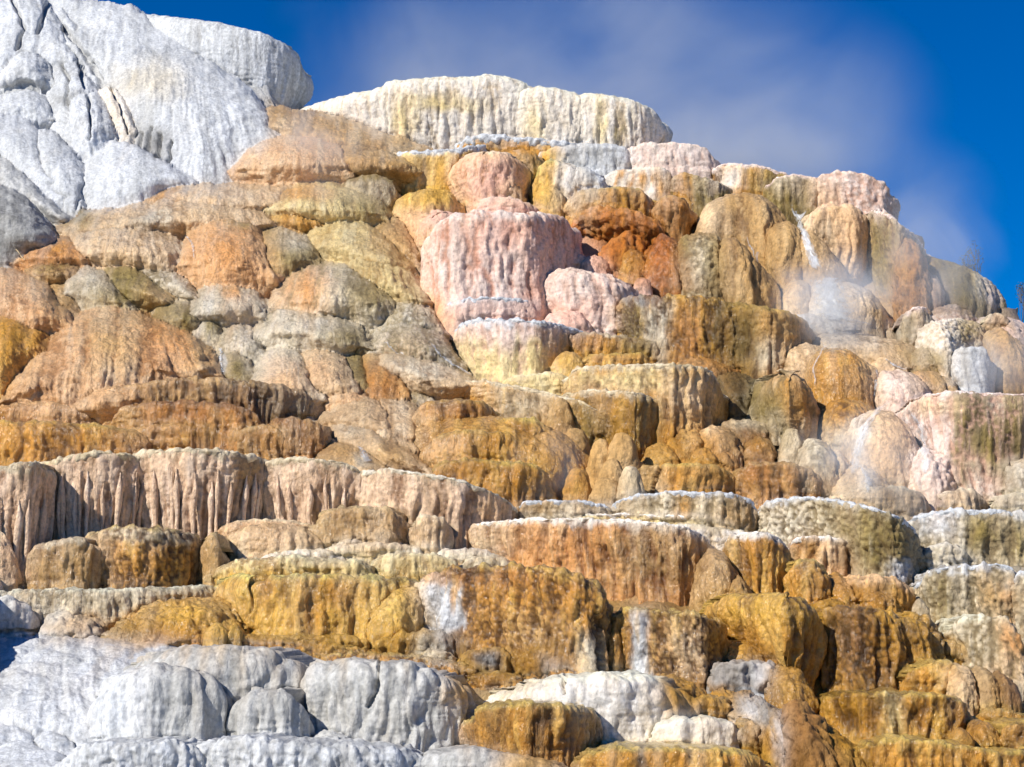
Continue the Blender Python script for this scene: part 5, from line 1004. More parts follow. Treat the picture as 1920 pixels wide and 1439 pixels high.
M([(1598,1120),(1620,1098),(1650,1090),(1680,1105),(1700,1140)], 1160, 'gold-brown dome under the peach ledge', 'gold', p=2.5, n=2.6, B=1.6, dz=-.1, fl=(.07,.4), **RT)
T([(1580,1090),(1600,1080),(1650,1078),(1695,1084),(1716,1100),(1722,1125)], 1158, 'peach-lipped gold ledge below the bubbly block', 'gold', p=3, B=1.8, r=.2, fl=(.06,.4), lu=(.09,.4), top='peach', tw=.35, dz=.2, wet=.5, group=GR)
T([(1312,1150),(1326,1124),(1355,1113),(1420,1112),(1480,1113),(1520,1121),(1540,1138),(1550,1175)], [(1312,1195),(1390,1225),(1470,1265),(1550,1275)], 'large mustard drum with dripping ribs, in the lower right', 'gold', p=2.6, B=3.4, r=.18, tp=.18, q=2.2, fl=(.12,.6), f0=.2, lu=(.05,.6), dz=-1.2, patch=[((1430,1140,100,26),'yellow',1.1)], **RT)
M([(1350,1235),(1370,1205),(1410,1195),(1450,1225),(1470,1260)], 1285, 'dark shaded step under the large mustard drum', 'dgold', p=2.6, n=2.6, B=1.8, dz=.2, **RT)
T([(1335,1265),(1345,1244),(1400,1240),(1455,1246),(1472,1270)], 1318, 'white chalky recess in painted blue-grey shade under the large mustard drum', 'slate', p=3, B=1.4, r=.1, lu=(.14,.4), patch=[((1440,1280,32,34),'white',.7),((1360,1270,26,30),'slate',.9)], wet=.05, group=GR)  # white cave wall, its shade painted as blue-grey
M([(1446,1300),(1460,1262),(1482,1248),(1508,1256),(1532,1295),(1540,1320)], 1350, 'dark gold hump at the foot of the large mustard drum', 'dgold', p=2.5, n=2.8, B=1.8, dz=-.5, lu=(.12,.4), **RT)
T([(1536,1165),(1550,1140),(1580,1133),(1640,1140),(1690,1150),(1740,1165),(1775,1195),(1790,1235)], [(1536,1310),(1640,1318),(1730,1310),(1790,1300)], 'tall rough dark-gold wall right of the large mustard drum', 'dgold', p=3, B=2, dz=1.1, r=.12, tp=-.04, fl=(.16,.7), lu=(.18,.6), bu=(.03,.12), patch=[((1600,1200,40,60),'brown',1.1),((1680,1270,30,40),'brown',1.1)], **RT)
ball(1598,1157,34,20,'upper one of the brown-gold knobs on the tall rough wall','gold',dz=-.6,lu=(.1,.3))
T([(1680,1175),(1694,1152),(1720,1148),(1750,1154),(1770,1178),(1778,1210)], 1245, 'dark gold drum beside the tall rough wall', 'dgold', p=2.6, B=2, r=.25, fl=(.08,.4), lu=(.1,.4), dz=-.2, **RT)
T([(1762,1225),(1772,1204),(1792,1200),(1808,1212),(1813,1235)], 1258, 'small square gold block left of the grey-tan wall', 'dgold', p=3.2, B=1.2, r=.15, fl=(.05,.3), **RT)
ball(1560,1136,38,14,'low gold cap at the top left of the tall rough wall','dgold',dz=-1.2,lu=(.08,.3))
T([(1690,1270),(1706,1250),(1750,1240),(1790,1241),(1812,1260)], 1325, 'gold buttress at the right of the tall rough wall', 'gold', p=2.8, B=1.8, r=.3, fl=(.08,.5), lu=(.12,.5), **RT)
M([(1778,1300),(1785,1262),(1805,1243),(1832,1250),(1842,1295)], 1338, 'first of three tan ribs at the right, leftmost', 'tan', p=2.5, n=3, B=1.5, dz=-.4, fl=(.06,.3), wet=.3, group='tan ribs at the right')
M([(1828,1300),(1838,1262),(1855,1248),(1876,1258),(1884,1300)], 1340, 'middle one of the three tan ribs at the right', 'dtan', p=2.5, n=3, B=1.5, dz=-.3, fl=(.06,.3), wet=.3, group='tan ribs at the right')
M([(1868,1310),(1876,1272),(1894,1256),(1912,1275),(1920,1320)], 1345, 'rightmost brown one of the three tan ribs', 'brown', p=2.5, n=3, B=1.5, dz=-.2, fl=(.06,.3), wet=.4, group='tan ribs at the right')
T([(1528,1325),(1540,1305),(1580,1298),(1660,1299),(1740,1301),(1795,1303),(1818,1315),(1826,1345)], [(1528,1375),(1660,1392),(1826,1400)], 'wide mustard wall below the tall rough wall', 'gold', p=3.6, B=2.6, r=.1, tp=.02, fl=(.12,.6), lu=(.08,.5), patch=[((1580,1330,50,30),'dgold',1.0),((1675,1340,16,40),'pyel',1.1),((1760,1350,16,40),'yellow',1.1)], **RT)
ball(1806,1384,24,18,'small mustard knob at the right foot of the wide mustard wall','gold',dz=-1)
T([(1600,1410),(1620,1392),(1680,1386),(1740,1388),(1800,1396),(1870,1406),(1980,1412)], 1480, 'mustard bottom wall at the lower right corner', 'gold', p=3.6, B=2.4, r=.1, fl=(.11,.5), lu=(.1,.5), **RT)
T([(1818,1350),(1830,1334),(1870,1330),(1910,1333),(1980,1345)], [(1818,1362),(1980,1372)], 'low ochre ledge at the right edge', 'gold', p=3, B=1.4, r=.5, dz=.2, **RT)
M([(1822,1400),(1835,1362),(1855,1348),(1876,1362),(1885,1400)], 1420, 'mustard dome below the low ochre ledge', 'gold', p=2.5, n=3, B=1.5, dz=-.2, fl=(.07,.3), **RT)
T([(1868,1375),(1880,1356),(1920,1350),(1990,1355)], 1428, 'mustard block touching the right edge near the corner', 'gold', p=3, B=1.6, r=.3, fl=(.08,.4), lu=(.1,.4), **RT)
# right edge tan walls
GE = 'tan bubbly walls at the right edge'
T([(1700,985),(1712,968),(1750,960),(1800,956),(1860,956),(1920,962),(2000,970)], [(1700,1050),(1800,1062),(2000,1075)], 'white-lipped grey wall with an olive patch at the right edge', 'gtan', p=3.4, B=2.4, r=.1, fl=(.08,.4), lu=(.07,.5), crust=('white',7), bu=(.04,.12), patch=[((1845,995,30,40),'olive',.7),((1905,1010,30,40),'olive',.9),((1760,985,40,24),'white',1.0)], wet=.25, group=GE)
T([(1722,1040),(1735,1024),(1770,1019),(1805,1022),(1826,1040)], 1070, 'low grey bubbly drum under the white-lipped grey wall', 'grey', p=2.8, B=1.4, r=.3, bu=(.07,.13), wet=.2, group=GE)
T([(1722,1095),(1735,1072),(1770,1062),(1830,1063),(1875,1058),(1900,1066),(1916,1090),(1930,1140)], [(1722,1160),(1820,1168),(1930,1190)], 'tan bubbly wall with white crust and an orange right corner', 'gtan', p=3.2, B=2.6, r=.08, fl=(.08,.4), lu=(.10,.5), bu=(.05,.12), crust=('white',5), patch=[((1900,1130,26,40),'orange',.6),((1765,1110,20,50),'olive',1.0),((1860,1120,26,40),'dtan',1.1)], wet=.3, group=GE)
T([(1768,1195),(1782,1165),(1810,1156),(1860,1153),(1890,1160),(1915,1190),(1940,1240)], [(1768,1255),(1860,1270),(1940,1290)], 'grey-tan wall below the bubbly wall, with an orange edge', 'gtan', p=2.8, B=2.6, r=.12, fl=(.05,.4), lu=(.14,.5), bu=(.03,.14), patch=[((1900,1200,22,40),'orange',.7),((1890,1260,40,26),'tan',.9)], dz=-.2, wet=.2, group=GE)
T([(1896,1090),(1910,1074),(1945,1070),(2000,1078)], 1200, 'white-topped tan block at the right edge behind the orange corner', 'gtan', p=3, B=1.6, r=.1, crust=('white',5), bu=(.04,.13), dz=.3, wet=.2, group=GE)
ball(1728,1148,18,26,'small pale knob in the gap left of the tan bubbly wall','gtan',dz=-.8)
# ================================================================== white front at the bottom
GF = 'white front terraces at the bottom'
FT = dict(wet=.05, fi=.025, cr=.5, group=GF, cat='terrace', name='white_travertine_terrace')
M([(-120,1205),(-40,1198),(60,1196),(160,1197),(240,1201),(310,1206),(345,1212)], [(-120,1400),(100,1400),(345,1400)], 'broad snow-white terrace with a rounded brow at the bottom left', 'white', p=3.4, B=3, fl=(.05,.8), lu=(.11,.9), soft=1, h=2.2, **FT)
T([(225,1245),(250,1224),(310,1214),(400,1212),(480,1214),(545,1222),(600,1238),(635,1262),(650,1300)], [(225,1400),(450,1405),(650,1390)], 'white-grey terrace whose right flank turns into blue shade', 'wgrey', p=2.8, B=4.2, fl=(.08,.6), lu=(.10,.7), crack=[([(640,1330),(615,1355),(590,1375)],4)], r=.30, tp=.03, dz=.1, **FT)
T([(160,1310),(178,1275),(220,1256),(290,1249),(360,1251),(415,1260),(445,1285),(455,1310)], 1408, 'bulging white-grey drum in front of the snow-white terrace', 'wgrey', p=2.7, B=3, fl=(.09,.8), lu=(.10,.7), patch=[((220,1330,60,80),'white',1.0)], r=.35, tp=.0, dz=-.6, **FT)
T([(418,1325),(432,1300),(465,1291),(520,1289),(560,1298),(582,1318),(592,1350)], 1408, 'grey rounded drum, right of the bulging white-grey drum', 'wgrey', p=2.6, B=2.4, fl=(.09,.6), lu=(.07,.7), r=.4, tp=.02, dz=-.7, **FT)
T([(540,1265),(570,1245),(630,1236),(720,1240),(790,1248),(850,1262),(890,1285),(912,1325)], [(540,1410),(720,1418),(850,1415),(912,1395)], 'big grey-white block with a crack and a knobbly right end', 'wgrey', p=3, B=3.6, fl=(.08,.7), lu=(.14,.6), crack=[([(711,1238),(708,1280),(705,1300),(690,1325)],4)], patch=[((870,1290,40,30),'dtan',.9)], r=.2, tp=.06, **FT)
M([(-70,1390),(-20,1325),(20,1305),(60,1330),(95,1385)], 1415, 'soft white bulge low at the left edge', 'white', p=2.5, n=2.4, B=2, lu=(.06,.8), fl=(.02,.6), soft=1, h=1.4, **FT)
M([(45,1400),(65,1345),(95,1325),(130,1340),(150,1395)], 1420, 'soft white bulge right of the one at the left edge', 'white', p=2.5, n=2.4, B=1.8, lu=(.06,.8), fl=(.02,.6), soft=1, h=1.3, **FT)
M([(-60,1425),(0,1385),(50,1372),(100,1390),(135,1430)], 1470, 'lowest white bulge in the bottom left corner', 'white', p=2.5, n=2.2, B=2, lu=(.06,.8), fl=(.02,.6), soft=1, h=1.4, **FT)
T([(105,1425),(125,1403),(170,1393),(250,1390),(330,1391),(375,1400),(400,1425)], 1500, 'rough snow-white drum cut by the bottom edge', 'white', p=3, B=2.4, r=.2, fl=(.06,.5), lu=(.07,.4), bu=(.04,.14), **FT)
T([(340,1405),(365,1390),(430,1384),(520,1387),(600,1394),(700,1398),(780,1405),(820,1425)], 1500, 'long rough snow-white ledge along the bottom edge', 'white', p=3.2, B=2.6, r=.2, fl=(.08,.5), lu=(.08,.4), bu=(.04,.14), **FT)
T([(770,1425),(800,1410),(860,1405),(920,1410),(990,1422),(1060,1436),(1120,1460)], 1500, 'low grey-tan front ledge in the middle of the bottom edge', 'wgrey', p=3, B=2.2, r=.3, fl=(.04,.5), lu=(.06,.5), patch=[((1000,1435,60,20),'dtan',.9)], **FT)
M([(568,1405),(582,1380),(615,1369),(645,1378),(672,1406)], 1425, 'grey boulder lying before the big grey-white block', 'wgrey', p=2.5, n=2.6, B=1.5, dz=-.4, lu=(.06,.5), wet=.05, group=GF, cat='boulder', name='travertine_boulder')
T([(876,1350),(892,1325),(940,1316),(1000,1316),(1065,1319),(1110,1327),(1130,1345),(1138,1380)], [(876,1435),(1000,1450),(1090,1440),(1138,1415)], 'mustard front drum standing between grey and white terraces', 'gold', p=2.9, B=2.8, r=.1, tp=.08, fl=(.12,.5), lu=(.06,.5), dz=-.7, wet=.6, group=GR)
T([(1075,1425),(1095,1408),(1150,1401),(1230,1400),(1310,1402),(1390,1407),(1430,1415),(1450,1435)], 1500, 'mustard front ledge along the bottom edge', 'gold', p=3, B=2.4, r=.25, fl=(.08,.5), lu=(.06,.5), dz=-.2, wet=.6, group=GR)
T([(895,1310),(915,1293),(960,1286),(1010,1278),(1060,1266),(1130,1263),(1210,1265),(1260,1272),(1300,1295),(1318,1325)], [(895,1330),(1000,1400),(1150,1410),(1318,1400)], 'cream-white terrace under the gold blocks', 'cream', p=3.4, B=3, r=.25, fl=(.04,.6), lu=(.13,.6), patch=[((1290,1300,40,30),'dgold',.8),((960,1292,60,12),'gtan',.9),((1060,1340,90,40),'white',1.1)], crack=[([(1062,1266),(1056,1285),(1058,1300)],4)], **FT)
T([(1215,1385),(1232,1358),(1265,1347),(1330,1346),(1375,1352),(1394,1372)], 1412, 'small cream-white ledge above the mustard front ledge', 'cream', p=3, B=1.8, r=.2, fl=(.04,.5), lu=(.09,.5), dz=-.4, **FT)
M([(1225,1290),(1240,1268),(1275,1268),(1310,1285),(1335,1310)], 1325, 'dark brown stained hump on the cream-white terrace', 'dgold', p=2.6, n=2.6, B=1.5, dz=-.9, lu=(.12,.4), wet=.5, group=GR)
T([(1285,1335),(1300,1312),(1335,1306),(1370,1312),(1392,1335)], 1368, 'brown-gold block resting on the small cream-white ledge', 'dgold', p=2.8, B=1.5, r=.25, fl=(.06,.3), lu=(.1,.4), dz=-.2, wet=.55, group=GR)
T([(1378,1375),(1390,1352),(1412,1350),(1430,1365),(1440,1395)], 1420, 'narrow brown ridge at the right of the small cream-white ledge', 'dgold', p=2.6, B=1.4, r=.3, lu=(.1,.4), dz=-.1, wet=.4, group=GR)
M([(1325,1320),(1350,1295),(1400,1298),(1450,1315),(1500,1335),(1530,1375),(1545,1420)], [(1325,1345),(1400,1400),(1470,1470),(1545,1470)], 'mottled brown slab with a white split stripe and deep crack', 'dgold', p=2.8, n=2.4, B=2.6, lu=(.14,.5), fl=(.06,.4), patch=[((1470,1390,14,60),'white',.5),((1420,1330,30,26),'slate',.8),((1400,1345,20,30),'white',.9)], crack=[([(1474,1340),(1477,1385),(1472,1430)],6)], wet=.3, group=GR)
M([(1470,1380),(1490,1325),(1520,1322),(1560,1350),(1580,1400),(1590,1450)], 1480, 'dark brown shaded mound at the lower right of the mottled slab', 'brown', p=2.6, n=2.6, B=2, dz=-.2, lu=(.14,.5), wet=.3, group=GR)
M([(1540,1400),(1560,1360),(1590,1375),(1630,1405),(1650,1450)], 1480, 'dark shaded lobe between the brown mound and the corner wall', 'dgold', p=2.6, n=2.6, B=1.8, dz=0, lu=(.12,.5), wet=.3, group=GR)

T([(-460,1140),(-380,1060),(-280,1030),(-190,1035),(-140,1060),(-108,1140)], 1420, 'white travertine shoulder just beyond the left edge, shading the grey-tan rim ledge', 'white', p=3, B=2.5, r=.3, dz=2.2, **FT)  # unseen mound added and sized to cast shadow on the ledge
# ================================================================== hillside and ground
SKY = [(-1800,700),(-900,200),(-400,40),(-60,20),(60,40),(150,60),(480,130),(540,240),(700,290),(1000,300),(1240,310),(1340,345),(1500,365),(1680,430),(1740,490),(1890,600),(1980,650),(2600,930),(3600,1240)]
def build_hill():
    us = np.concatenate([np.linspace(-1800, -100, 60, endpoint=False), np.linspace(-100, 2020, 260), np.linspace(2040, 3600, 60)])
    vs = np.linspace(0, 1, 170)
    sky = np.interp(us, [p[0] for p in SKY], [p[1] for p in SKY])
    yy = 1560+(sky[:, None]-1560)*vs[None]
    Yd = D(yy)+1.3
    Z = zat(yy, Yd); X = np.repeat(us[:, None], len(vs), 1)
    X = xat(X, yy, Yd)
    # plateau behind
    ext = []
    for k, (dy, dz) in enumerate([(2, .2), (6, .3), (14, .3), (30, -.5), (60, -6), (110, -26)]):
        ext.append((X[:, -1]*(1+dy/300), Yd[:, -1]+dy, Z[:, -1]+dz))
    X = np.concatenate([X]+[e[0][:, None] for e in ext], 1); Y = np.concatenate([Yd]+[e[1][:, None] for e in ext], 1); Z = np.concatenate([Z]+[e[2][:, None] for e in ext], 1)
    P = np.stack([X, Y, Z], -1)
    N = grid_normals(P)
    h = .45*np.abs(perlin(X/1.6, Y/1.6, Z/1.6, 5))*1.6+.2*fbm(X/.6, Y/.6, Z/.6, 6, 3)
    P = P+N*h[..., None]
    o = dict(seed=3.3, sa=.6)
    pend = Pending(); pend.location = Vector((0, 60, 0))
    PIECES.append(dict(ob=pend, name='hillside', P=P, C=P*0, wet=np.full(P.shape[:2], .4), base=np.array([0, 60, 0]), lab=None, cat=None, group=None, kind='structure'))
build_hill()
drape()
finish()

def ground():
    zg = float(zat(1530, 45))-.2
    n = 60
    g = np.concatenate([-np.geomspace(4000, 10, n), np.geomspace(10, 4000, n)])
    X, Y = np.meshgrid(g, g, indexing='ij')
    Z = np.full(X.shape, zg)+.12*fbm(X/9, Y/9, 0*X, 12, 3)
    P = np.stack([X, Y+20, Z], -1)
    C = np.broadcast_to(np.array([.42, .39, .33]), P.shape)*(1+.2*fbm(X/5, Y/5, 0*X, 3, 3))[..., None]
    ob = make_obj('ground', P.reshape(-1, 3), grid_quads(*X.shape), C.reshape(-1, 3), np.zeros(X.size), ROCK, None, np.array([0, 0, zg]))
    ob['kind'] = 'structure'
ground()
bpy.context.view_layer.update()

# ================================================================== trickles and falls, laid on the rock they run over
DG = bpy.context.evaluated_depsgraph_get()
CAM = Vector((0, 0, CAMZ))
def hit(x, y):
    d = Vector(((x-960)/FPX, CP-(719.5-y)/FPX*SP, SP+(719.5-y)/FPX*CP)).normalized()
    ok, loc, nor, idx, ob, mt = sc.ray_cast(DG, CAM, d)
    if not ok: return None
    return (loc, -nor if nor.dot(d) > 0 else nor)

def water_material():
    m = bpy.data.materials.new('white_water'); m.use_nodes = True
    nt = m.node_tree; L = nt.links.new; b = nt.nodes['Principled BSDF']
    b.inputs['Base Color'].default_value = (.86, .88, .9, 1); b.inputs['Roughness'].default_value = .35
    tc = nd(nt, 'ShaderNodeUVMap'); mp = nd(nt, 'ShaderNodeMapping'); mp.inputs['Scale'].default_value = (5, .9, 1)
    L(tc.outputs['UV'], mp.inputs['Vector'])
    n = nd(nt, 'ShaderNodeTexNoise'); n.inputs['Scale'].default_value = 2.2; n.inputs['Detail'].default_value = 6
    L(mp.outputs['Vector'], n.inputs['Vector'])
    at = nd(nt, 'ShaderNodeAttribute', attribute_name='foam')
    ad = nd(nt, 'ShaderNodeMath', operation='ADD'); L(n.outputs['Fac'], ad.inputs[0]); L(at.outputs['Fac'], ad.inputs[1])
    r = nd(nt, 'ShaderNodeMapRange'); r.inputs['From Min'].default_value = .88; r.inputs['From Max'].default_value = 1.55
    L(ad.outputs['Value'], r.inputs['Value']); L(r.outputs['Result'], b.inputs['Alpha'])
    return m
WATER = water_material()

def stream(name, pts, widths, lab, cat, foam=.75, lift=.08, fall=False):
    """ribbon of running water draped over the rock; pts are view points from top to bottom"""
    n = 40; m = 9
    tt = np.linspace(0, 1, n)
    seg = np.concatenate([[0], np.cumsum([math.hypot(b[0]-a[0], b[1]-a[1]) for a, b in zip(pts[:-1], pts[1:])])]); seg /= seg[-1]
    xs = np.interp(tt, seg, [p[0] for p in pts]); ys = np.interp(tt, seg, [p[1] for p in pts])
    ws = np.interp(tt, seg, widths)
    P = np.zeros((n, m, 3)); last = None
    for i in range(n):
        for j in range(m):
            u = j/(m-1)*2-1
            h = hit(xs[i]+u*ws[i]/2, ys[i])
            if h is None: P[i, j] = P[i-1, j] if i else (0, 60, 0); continue
            P[i, j] = h[0]+h[1]*lift
    # keep the sheet in one piece where it jumps between ledges
    for _ in range(3):
        P[1:-1, :, 1] = np.minimum(P[1:-1, :, 1], (P[:-2, :, 1]+P[1:-1, :, 1]+P[2:, :, 1])/3)
    org = P.reshape(-1, 3).mean(0); org[2] = P[..., 2].min()
    ob = make_obj(name, P.reshape(-1, 3), grid_quads(n, m), None, None, WATER, None, org)
    me = ob.data
    fo = me.attributes.new('foam', 'FLOAT', 'POINT')
    e = 1-np.abs(np.linspace(-1, 1, m))**2
    f = (e[None]*foam*np.minimum(1, np.minimum(tt, 1-tt)*8)[:, None]).astype(np.float32)
    fo.data.foreach_set('value', f.ravel())
    uv = me.uv_layers.new(name='UVMap')
    li = np.zeros(len(me.loops), np.int32); me.loops.foreach_get('vertex_index', li)
    U = np.stack(np.broadcast_arrays(np.linspace(0, 1, m)[None]*np.ones((n, 1)), tt[:, None]*6), -1).reshape(-1, 2)
    uv.data.foreach_set('uv', U[li].astype(np.float32).ravel())
    tag(ob, lab, cat)
    return ob
stream('waterfall', [(1478,385),(1496,408),(1508,440),(1522,480),(1535,515)], [6,12,20,28,40], 'white stream tumbling between tan mounds at the upper right', 'waterfall', foam=.8)
stream('waterfall', [(1552,514),(1556,545),(1560,580),(1575,610)], [30,44,52,80], 'short misty white fall striking the cream dome', 'waterfall', foam=.85)
stream('water_trickle', [(1400,440),(1412,470),(1420,500)], [4,6,6], 'thin white trickle on the brown ribbed mound', 'trickle', foam=.6)
stream('water_trickle', [(1655,672),(1680,690),(1700,700)], [6,10,10], 'pale trickle between the golden dome and the pinkish white dome', 'trickle', foam=.65)
stream('water_trickle', [(800,640),(830,672),(870,700),(890,712)], [6,9,12,14], 'pale run-off sliding along the foot of the white drum', 'trickle', foam=.7)
stream('water_trickle', [(414,650),(416,680),(418,705)], [5,6,5], 'white trickle dropping beside the tan dome on the left slope', 'trickle', foam=.7)
stream('water_trickle', [(672,836),(682,856),(690,874)], [14,24,28], 'white run-off patch on the brown shaded slope behind the basins', 'trickle', foam=.6)
stream('water_trickle', [(348,440),(362,460),(368,490)], [4,6,5], 'grey-white trickle outlining the tan-grey mound', 'trickle', foam=.6)
stream('water_trickle', [(1610,870),(1626,900),(1630,930)], [8,16,14], 'misty white trickle down the cone-shaped mound', 'trickle', foam=.65)
stream('water_trickle', [(720,640),(740,655),(760,672)], [6,8,8], 'thin bright trickle above the rust-brown dome', 'trickle', foam=.6)

stream('water_veil', [(1545,520),(1560,560),(1570,600)], [90,110,120], 'broad thin veil of water over the cream dome under the falls', 'water veil', foam=.62)
stream('water_veil', [(1660,755),(1625,800),(1606,860),(1600,905)], [16,26,30,30], 'pale veil of water down the left edge of the tall egg mound', 'water veil', foam=.6)
stream('water_veil', [(1700,760),(1728,800),(1736,850),(1738,900)], [14,24,30,26], 'pale veil of water down the right edge of the tall egg mound', 'water veil', foam=.6)
stream('water_veil', [(1520,580),(1590,600),(1640,612)], [24,30,20], 'white sheet of water spreading below the misty falls', 'water veil', foam=.55)
stream('water_trickle', [(1545,640),(1540,668),(1528,690),(1530,730)], [4,6,6,6], 'pale trickle in the seam left of the golden dome', 'trickle', foam=.6)
stream('water_trickle', [(1640,690),(1645,720),(1640,750)], [5,8,8], 'pale trickle in the seam right of the golden dome', 'trickle', foam=.6)

# small loose things
def stick():
    h = hit(36, 470)
    p0 = h[0]+Vector((-.1, -.12, .02)); a = Vector((.35, -.02, -.42))
    n, k = 9, 7
    tt = np.linspace(0, 1, n); th = np.linspace(0, 2*math.pi, k)
    c = np.array(p0)[None]+tt[:, None]*np.array(a)[None]; c[:, 0] += .02*np.sin(tt*7)
    r = .035-.015*tt
    P = np.stack([c[:, 0:1]+0*th, c[:, 1:2]+r[:, None]*np.sin(th), c[:, 2:3]+r[:, None]*np.cos(th)], -1)
    C = np.broadcast_to(lin('D8C298'), P.shape)
    ob = make_obj('dead_stick', P.reshape(-1, 3), grid_quads(n, k), C.reshape(-1, 3), np.zeros(n*k), ROCK)
    tag(ob, 'short bleached stick lying by the blue shade at the left edge', 'stick')
stick()

# ================================================================== tree behind the right skyline
def leaf_mat():
    m = bpy.data.materials.new('leaf'); m.use_nodes = True
    nt = m.node_tree; b = nt.nodes['Principled BSDF']
    n = nd(nt, 'ShaderNodeTexNoise'); n.inputs['Scale'].default_value = 3
    g = nd(nt, 'ShaderNodeNewGeometry'); nt.links.new(g.outputs['Position'], n.inputs['Vector'])
    r = nd(nt, 'ShaderNodeValToRGB'); r.color_ramp.elements[0].color = (.05, .07, .05, 1); r.color_ramp.elements[1].color = (.12, .14, .09, 1)
    nt.links.new(n.outputs['Fac'], r.inputs['Fac']); nt.links.new(r.outputs['Color'], b.inputs['Base Color'])
    b.inputs['Roughness'].default_value = .7
    return m
LEAF = leaf_mat()
def bark_mat():
    m = bpy.data.materials.new('bark'); m.use_nodes = True
    nt = m.node_tree; b = nt.nodes['Principled BSDF']
    n = nd(nt, 'ShaderNodeTexNoise'); n.inputs['Scale'].default_value = 14
    r = nd(nt, 'ShaderNodeValToRGB'); r.color_ramp.elements[0].color = (.08, .065, .05, 1); r.color_ramp.elements[1].color = (.2, .17, .14, 1)
    nt.links.new(n.outputs['Fac'], r.inputs['Fac']); nt.links.new(r.outputs['Color'], b.inputs['Base Color'])
    b.inputs['Roughness'].default_value = .9
    return m
BARK = bark_mat()
def tree(x, ytop, ybase, wpx, lab, nl, seed):
    rng = random.Random(seed)
    Yd = 104.0; s = Yd/FPX
    bx = float(xat(x, ybase, Yd)); zb = float(zat(ybase, Yd)); Ht = (ybase-ytop)*s
    root = bpy.data.objects.new('broadleaf_tree', None); COL.objects.link(root)
    root.location = (bx, Yd, zb); tag(root, lab, 'tree', 'young trees behind the hill')
    import bmesh
    bm = bmesh.new(); tips = []
    def limb(p, d, L, r, lev):
        q = p+d*L; k = 6
        a = d.orthogonal().normalized(); b = d.cross(a)
        r2 = r*.62
        v0 = [bm.verts.new(p+(a*math.cos(t*2*math.pi/k)+b*math.sin(t*2*math.pi/k))*r) for t in range(k)]
        v1 = [bm.verts.new(q+(a*math.cos(t*2*math.pi/k)+b*math.sin(t*2*math.pi/k))*r2) for t in range(k)]
        for t in range(k): bm.faces.new((v0[t], v0[(t+1) % k], v1[(t+1) % k], v1[t]))
        if lev >= 2: tips.append(q)
        if lev >= 4: return
        for _ in range(3 if lev else 4):
            nd_ = (d+Vector((rng.uniform(-1, 1), rng.uniform(-1, 1), rng.uniform(-.2, .7)))*.75).normalized()
            limb(q if rng.random() < .7 else p+d*L*rng.uniform(.5, 1), nd_, L*rng.uniform(.55, .8), r2, lev+1)
    limb(Vector((0, 0, 0)), Vector((.05, 0, 1)).normalized(), Ht*.42, Ht*.018, 0)
    # fit crown to its place
    mx = max(abs(t.x) for t in tips); mz = max(t.z for t in tips)
    for v in bm.verts:
        v.co.x *= wpx*s/2/mx if v.co.z > Ht*.4 else 1
        v.co.z *= Ht/mz
    tips = [Vector((t.x*wpx*s/2/mx, t.y, t.z*Ht/mz)) for t in tips]
    me = bpy.data.meshes.new('trunk'); bm.to_mesh(me); bm.free(); me.materials.append(BARK)
    o = bpy.data.objects.new('trunk', me); COL.objects.link(o); o.parent = root
    bm = bmesh.new()
    for _ in range(nl):
        t = rng.choice(tips); c = t+Vector((rng.gauss(0, .09), rng.gauss(0, .09), rng.gauss(0, .07)))
        a = Vector((rng.uniform(-1, 1), rng.uniform(-1, 1), rng.uniform(-1, 1))).normalized(); b = a.orthogonal().normalized()
        l = rng.uniform(.03, .06)
        bm.faces.new([bm.verts.new(c+a*l), bm.verts.new(c+b*l*.5), bm.verts.new(c-a*l), bm.verts.new(c-b*l*.5)])
    me = bpy.data.meshes.new('crown'); bm.to_mesh(me); bm.free(); me.materials.append(LEAF)
    o = bpy.data.objects.new('crown', me); COL.objects.link(o); o.parent = root
tree(1838, 442, 640, 66, 'faint sparse tree standing behind the right-hand skyline', 900, 5)
tree(1916, 508, 680, 34, 'tiny sparse treetop at the extreme right edge behind the skyline', 350, 9)

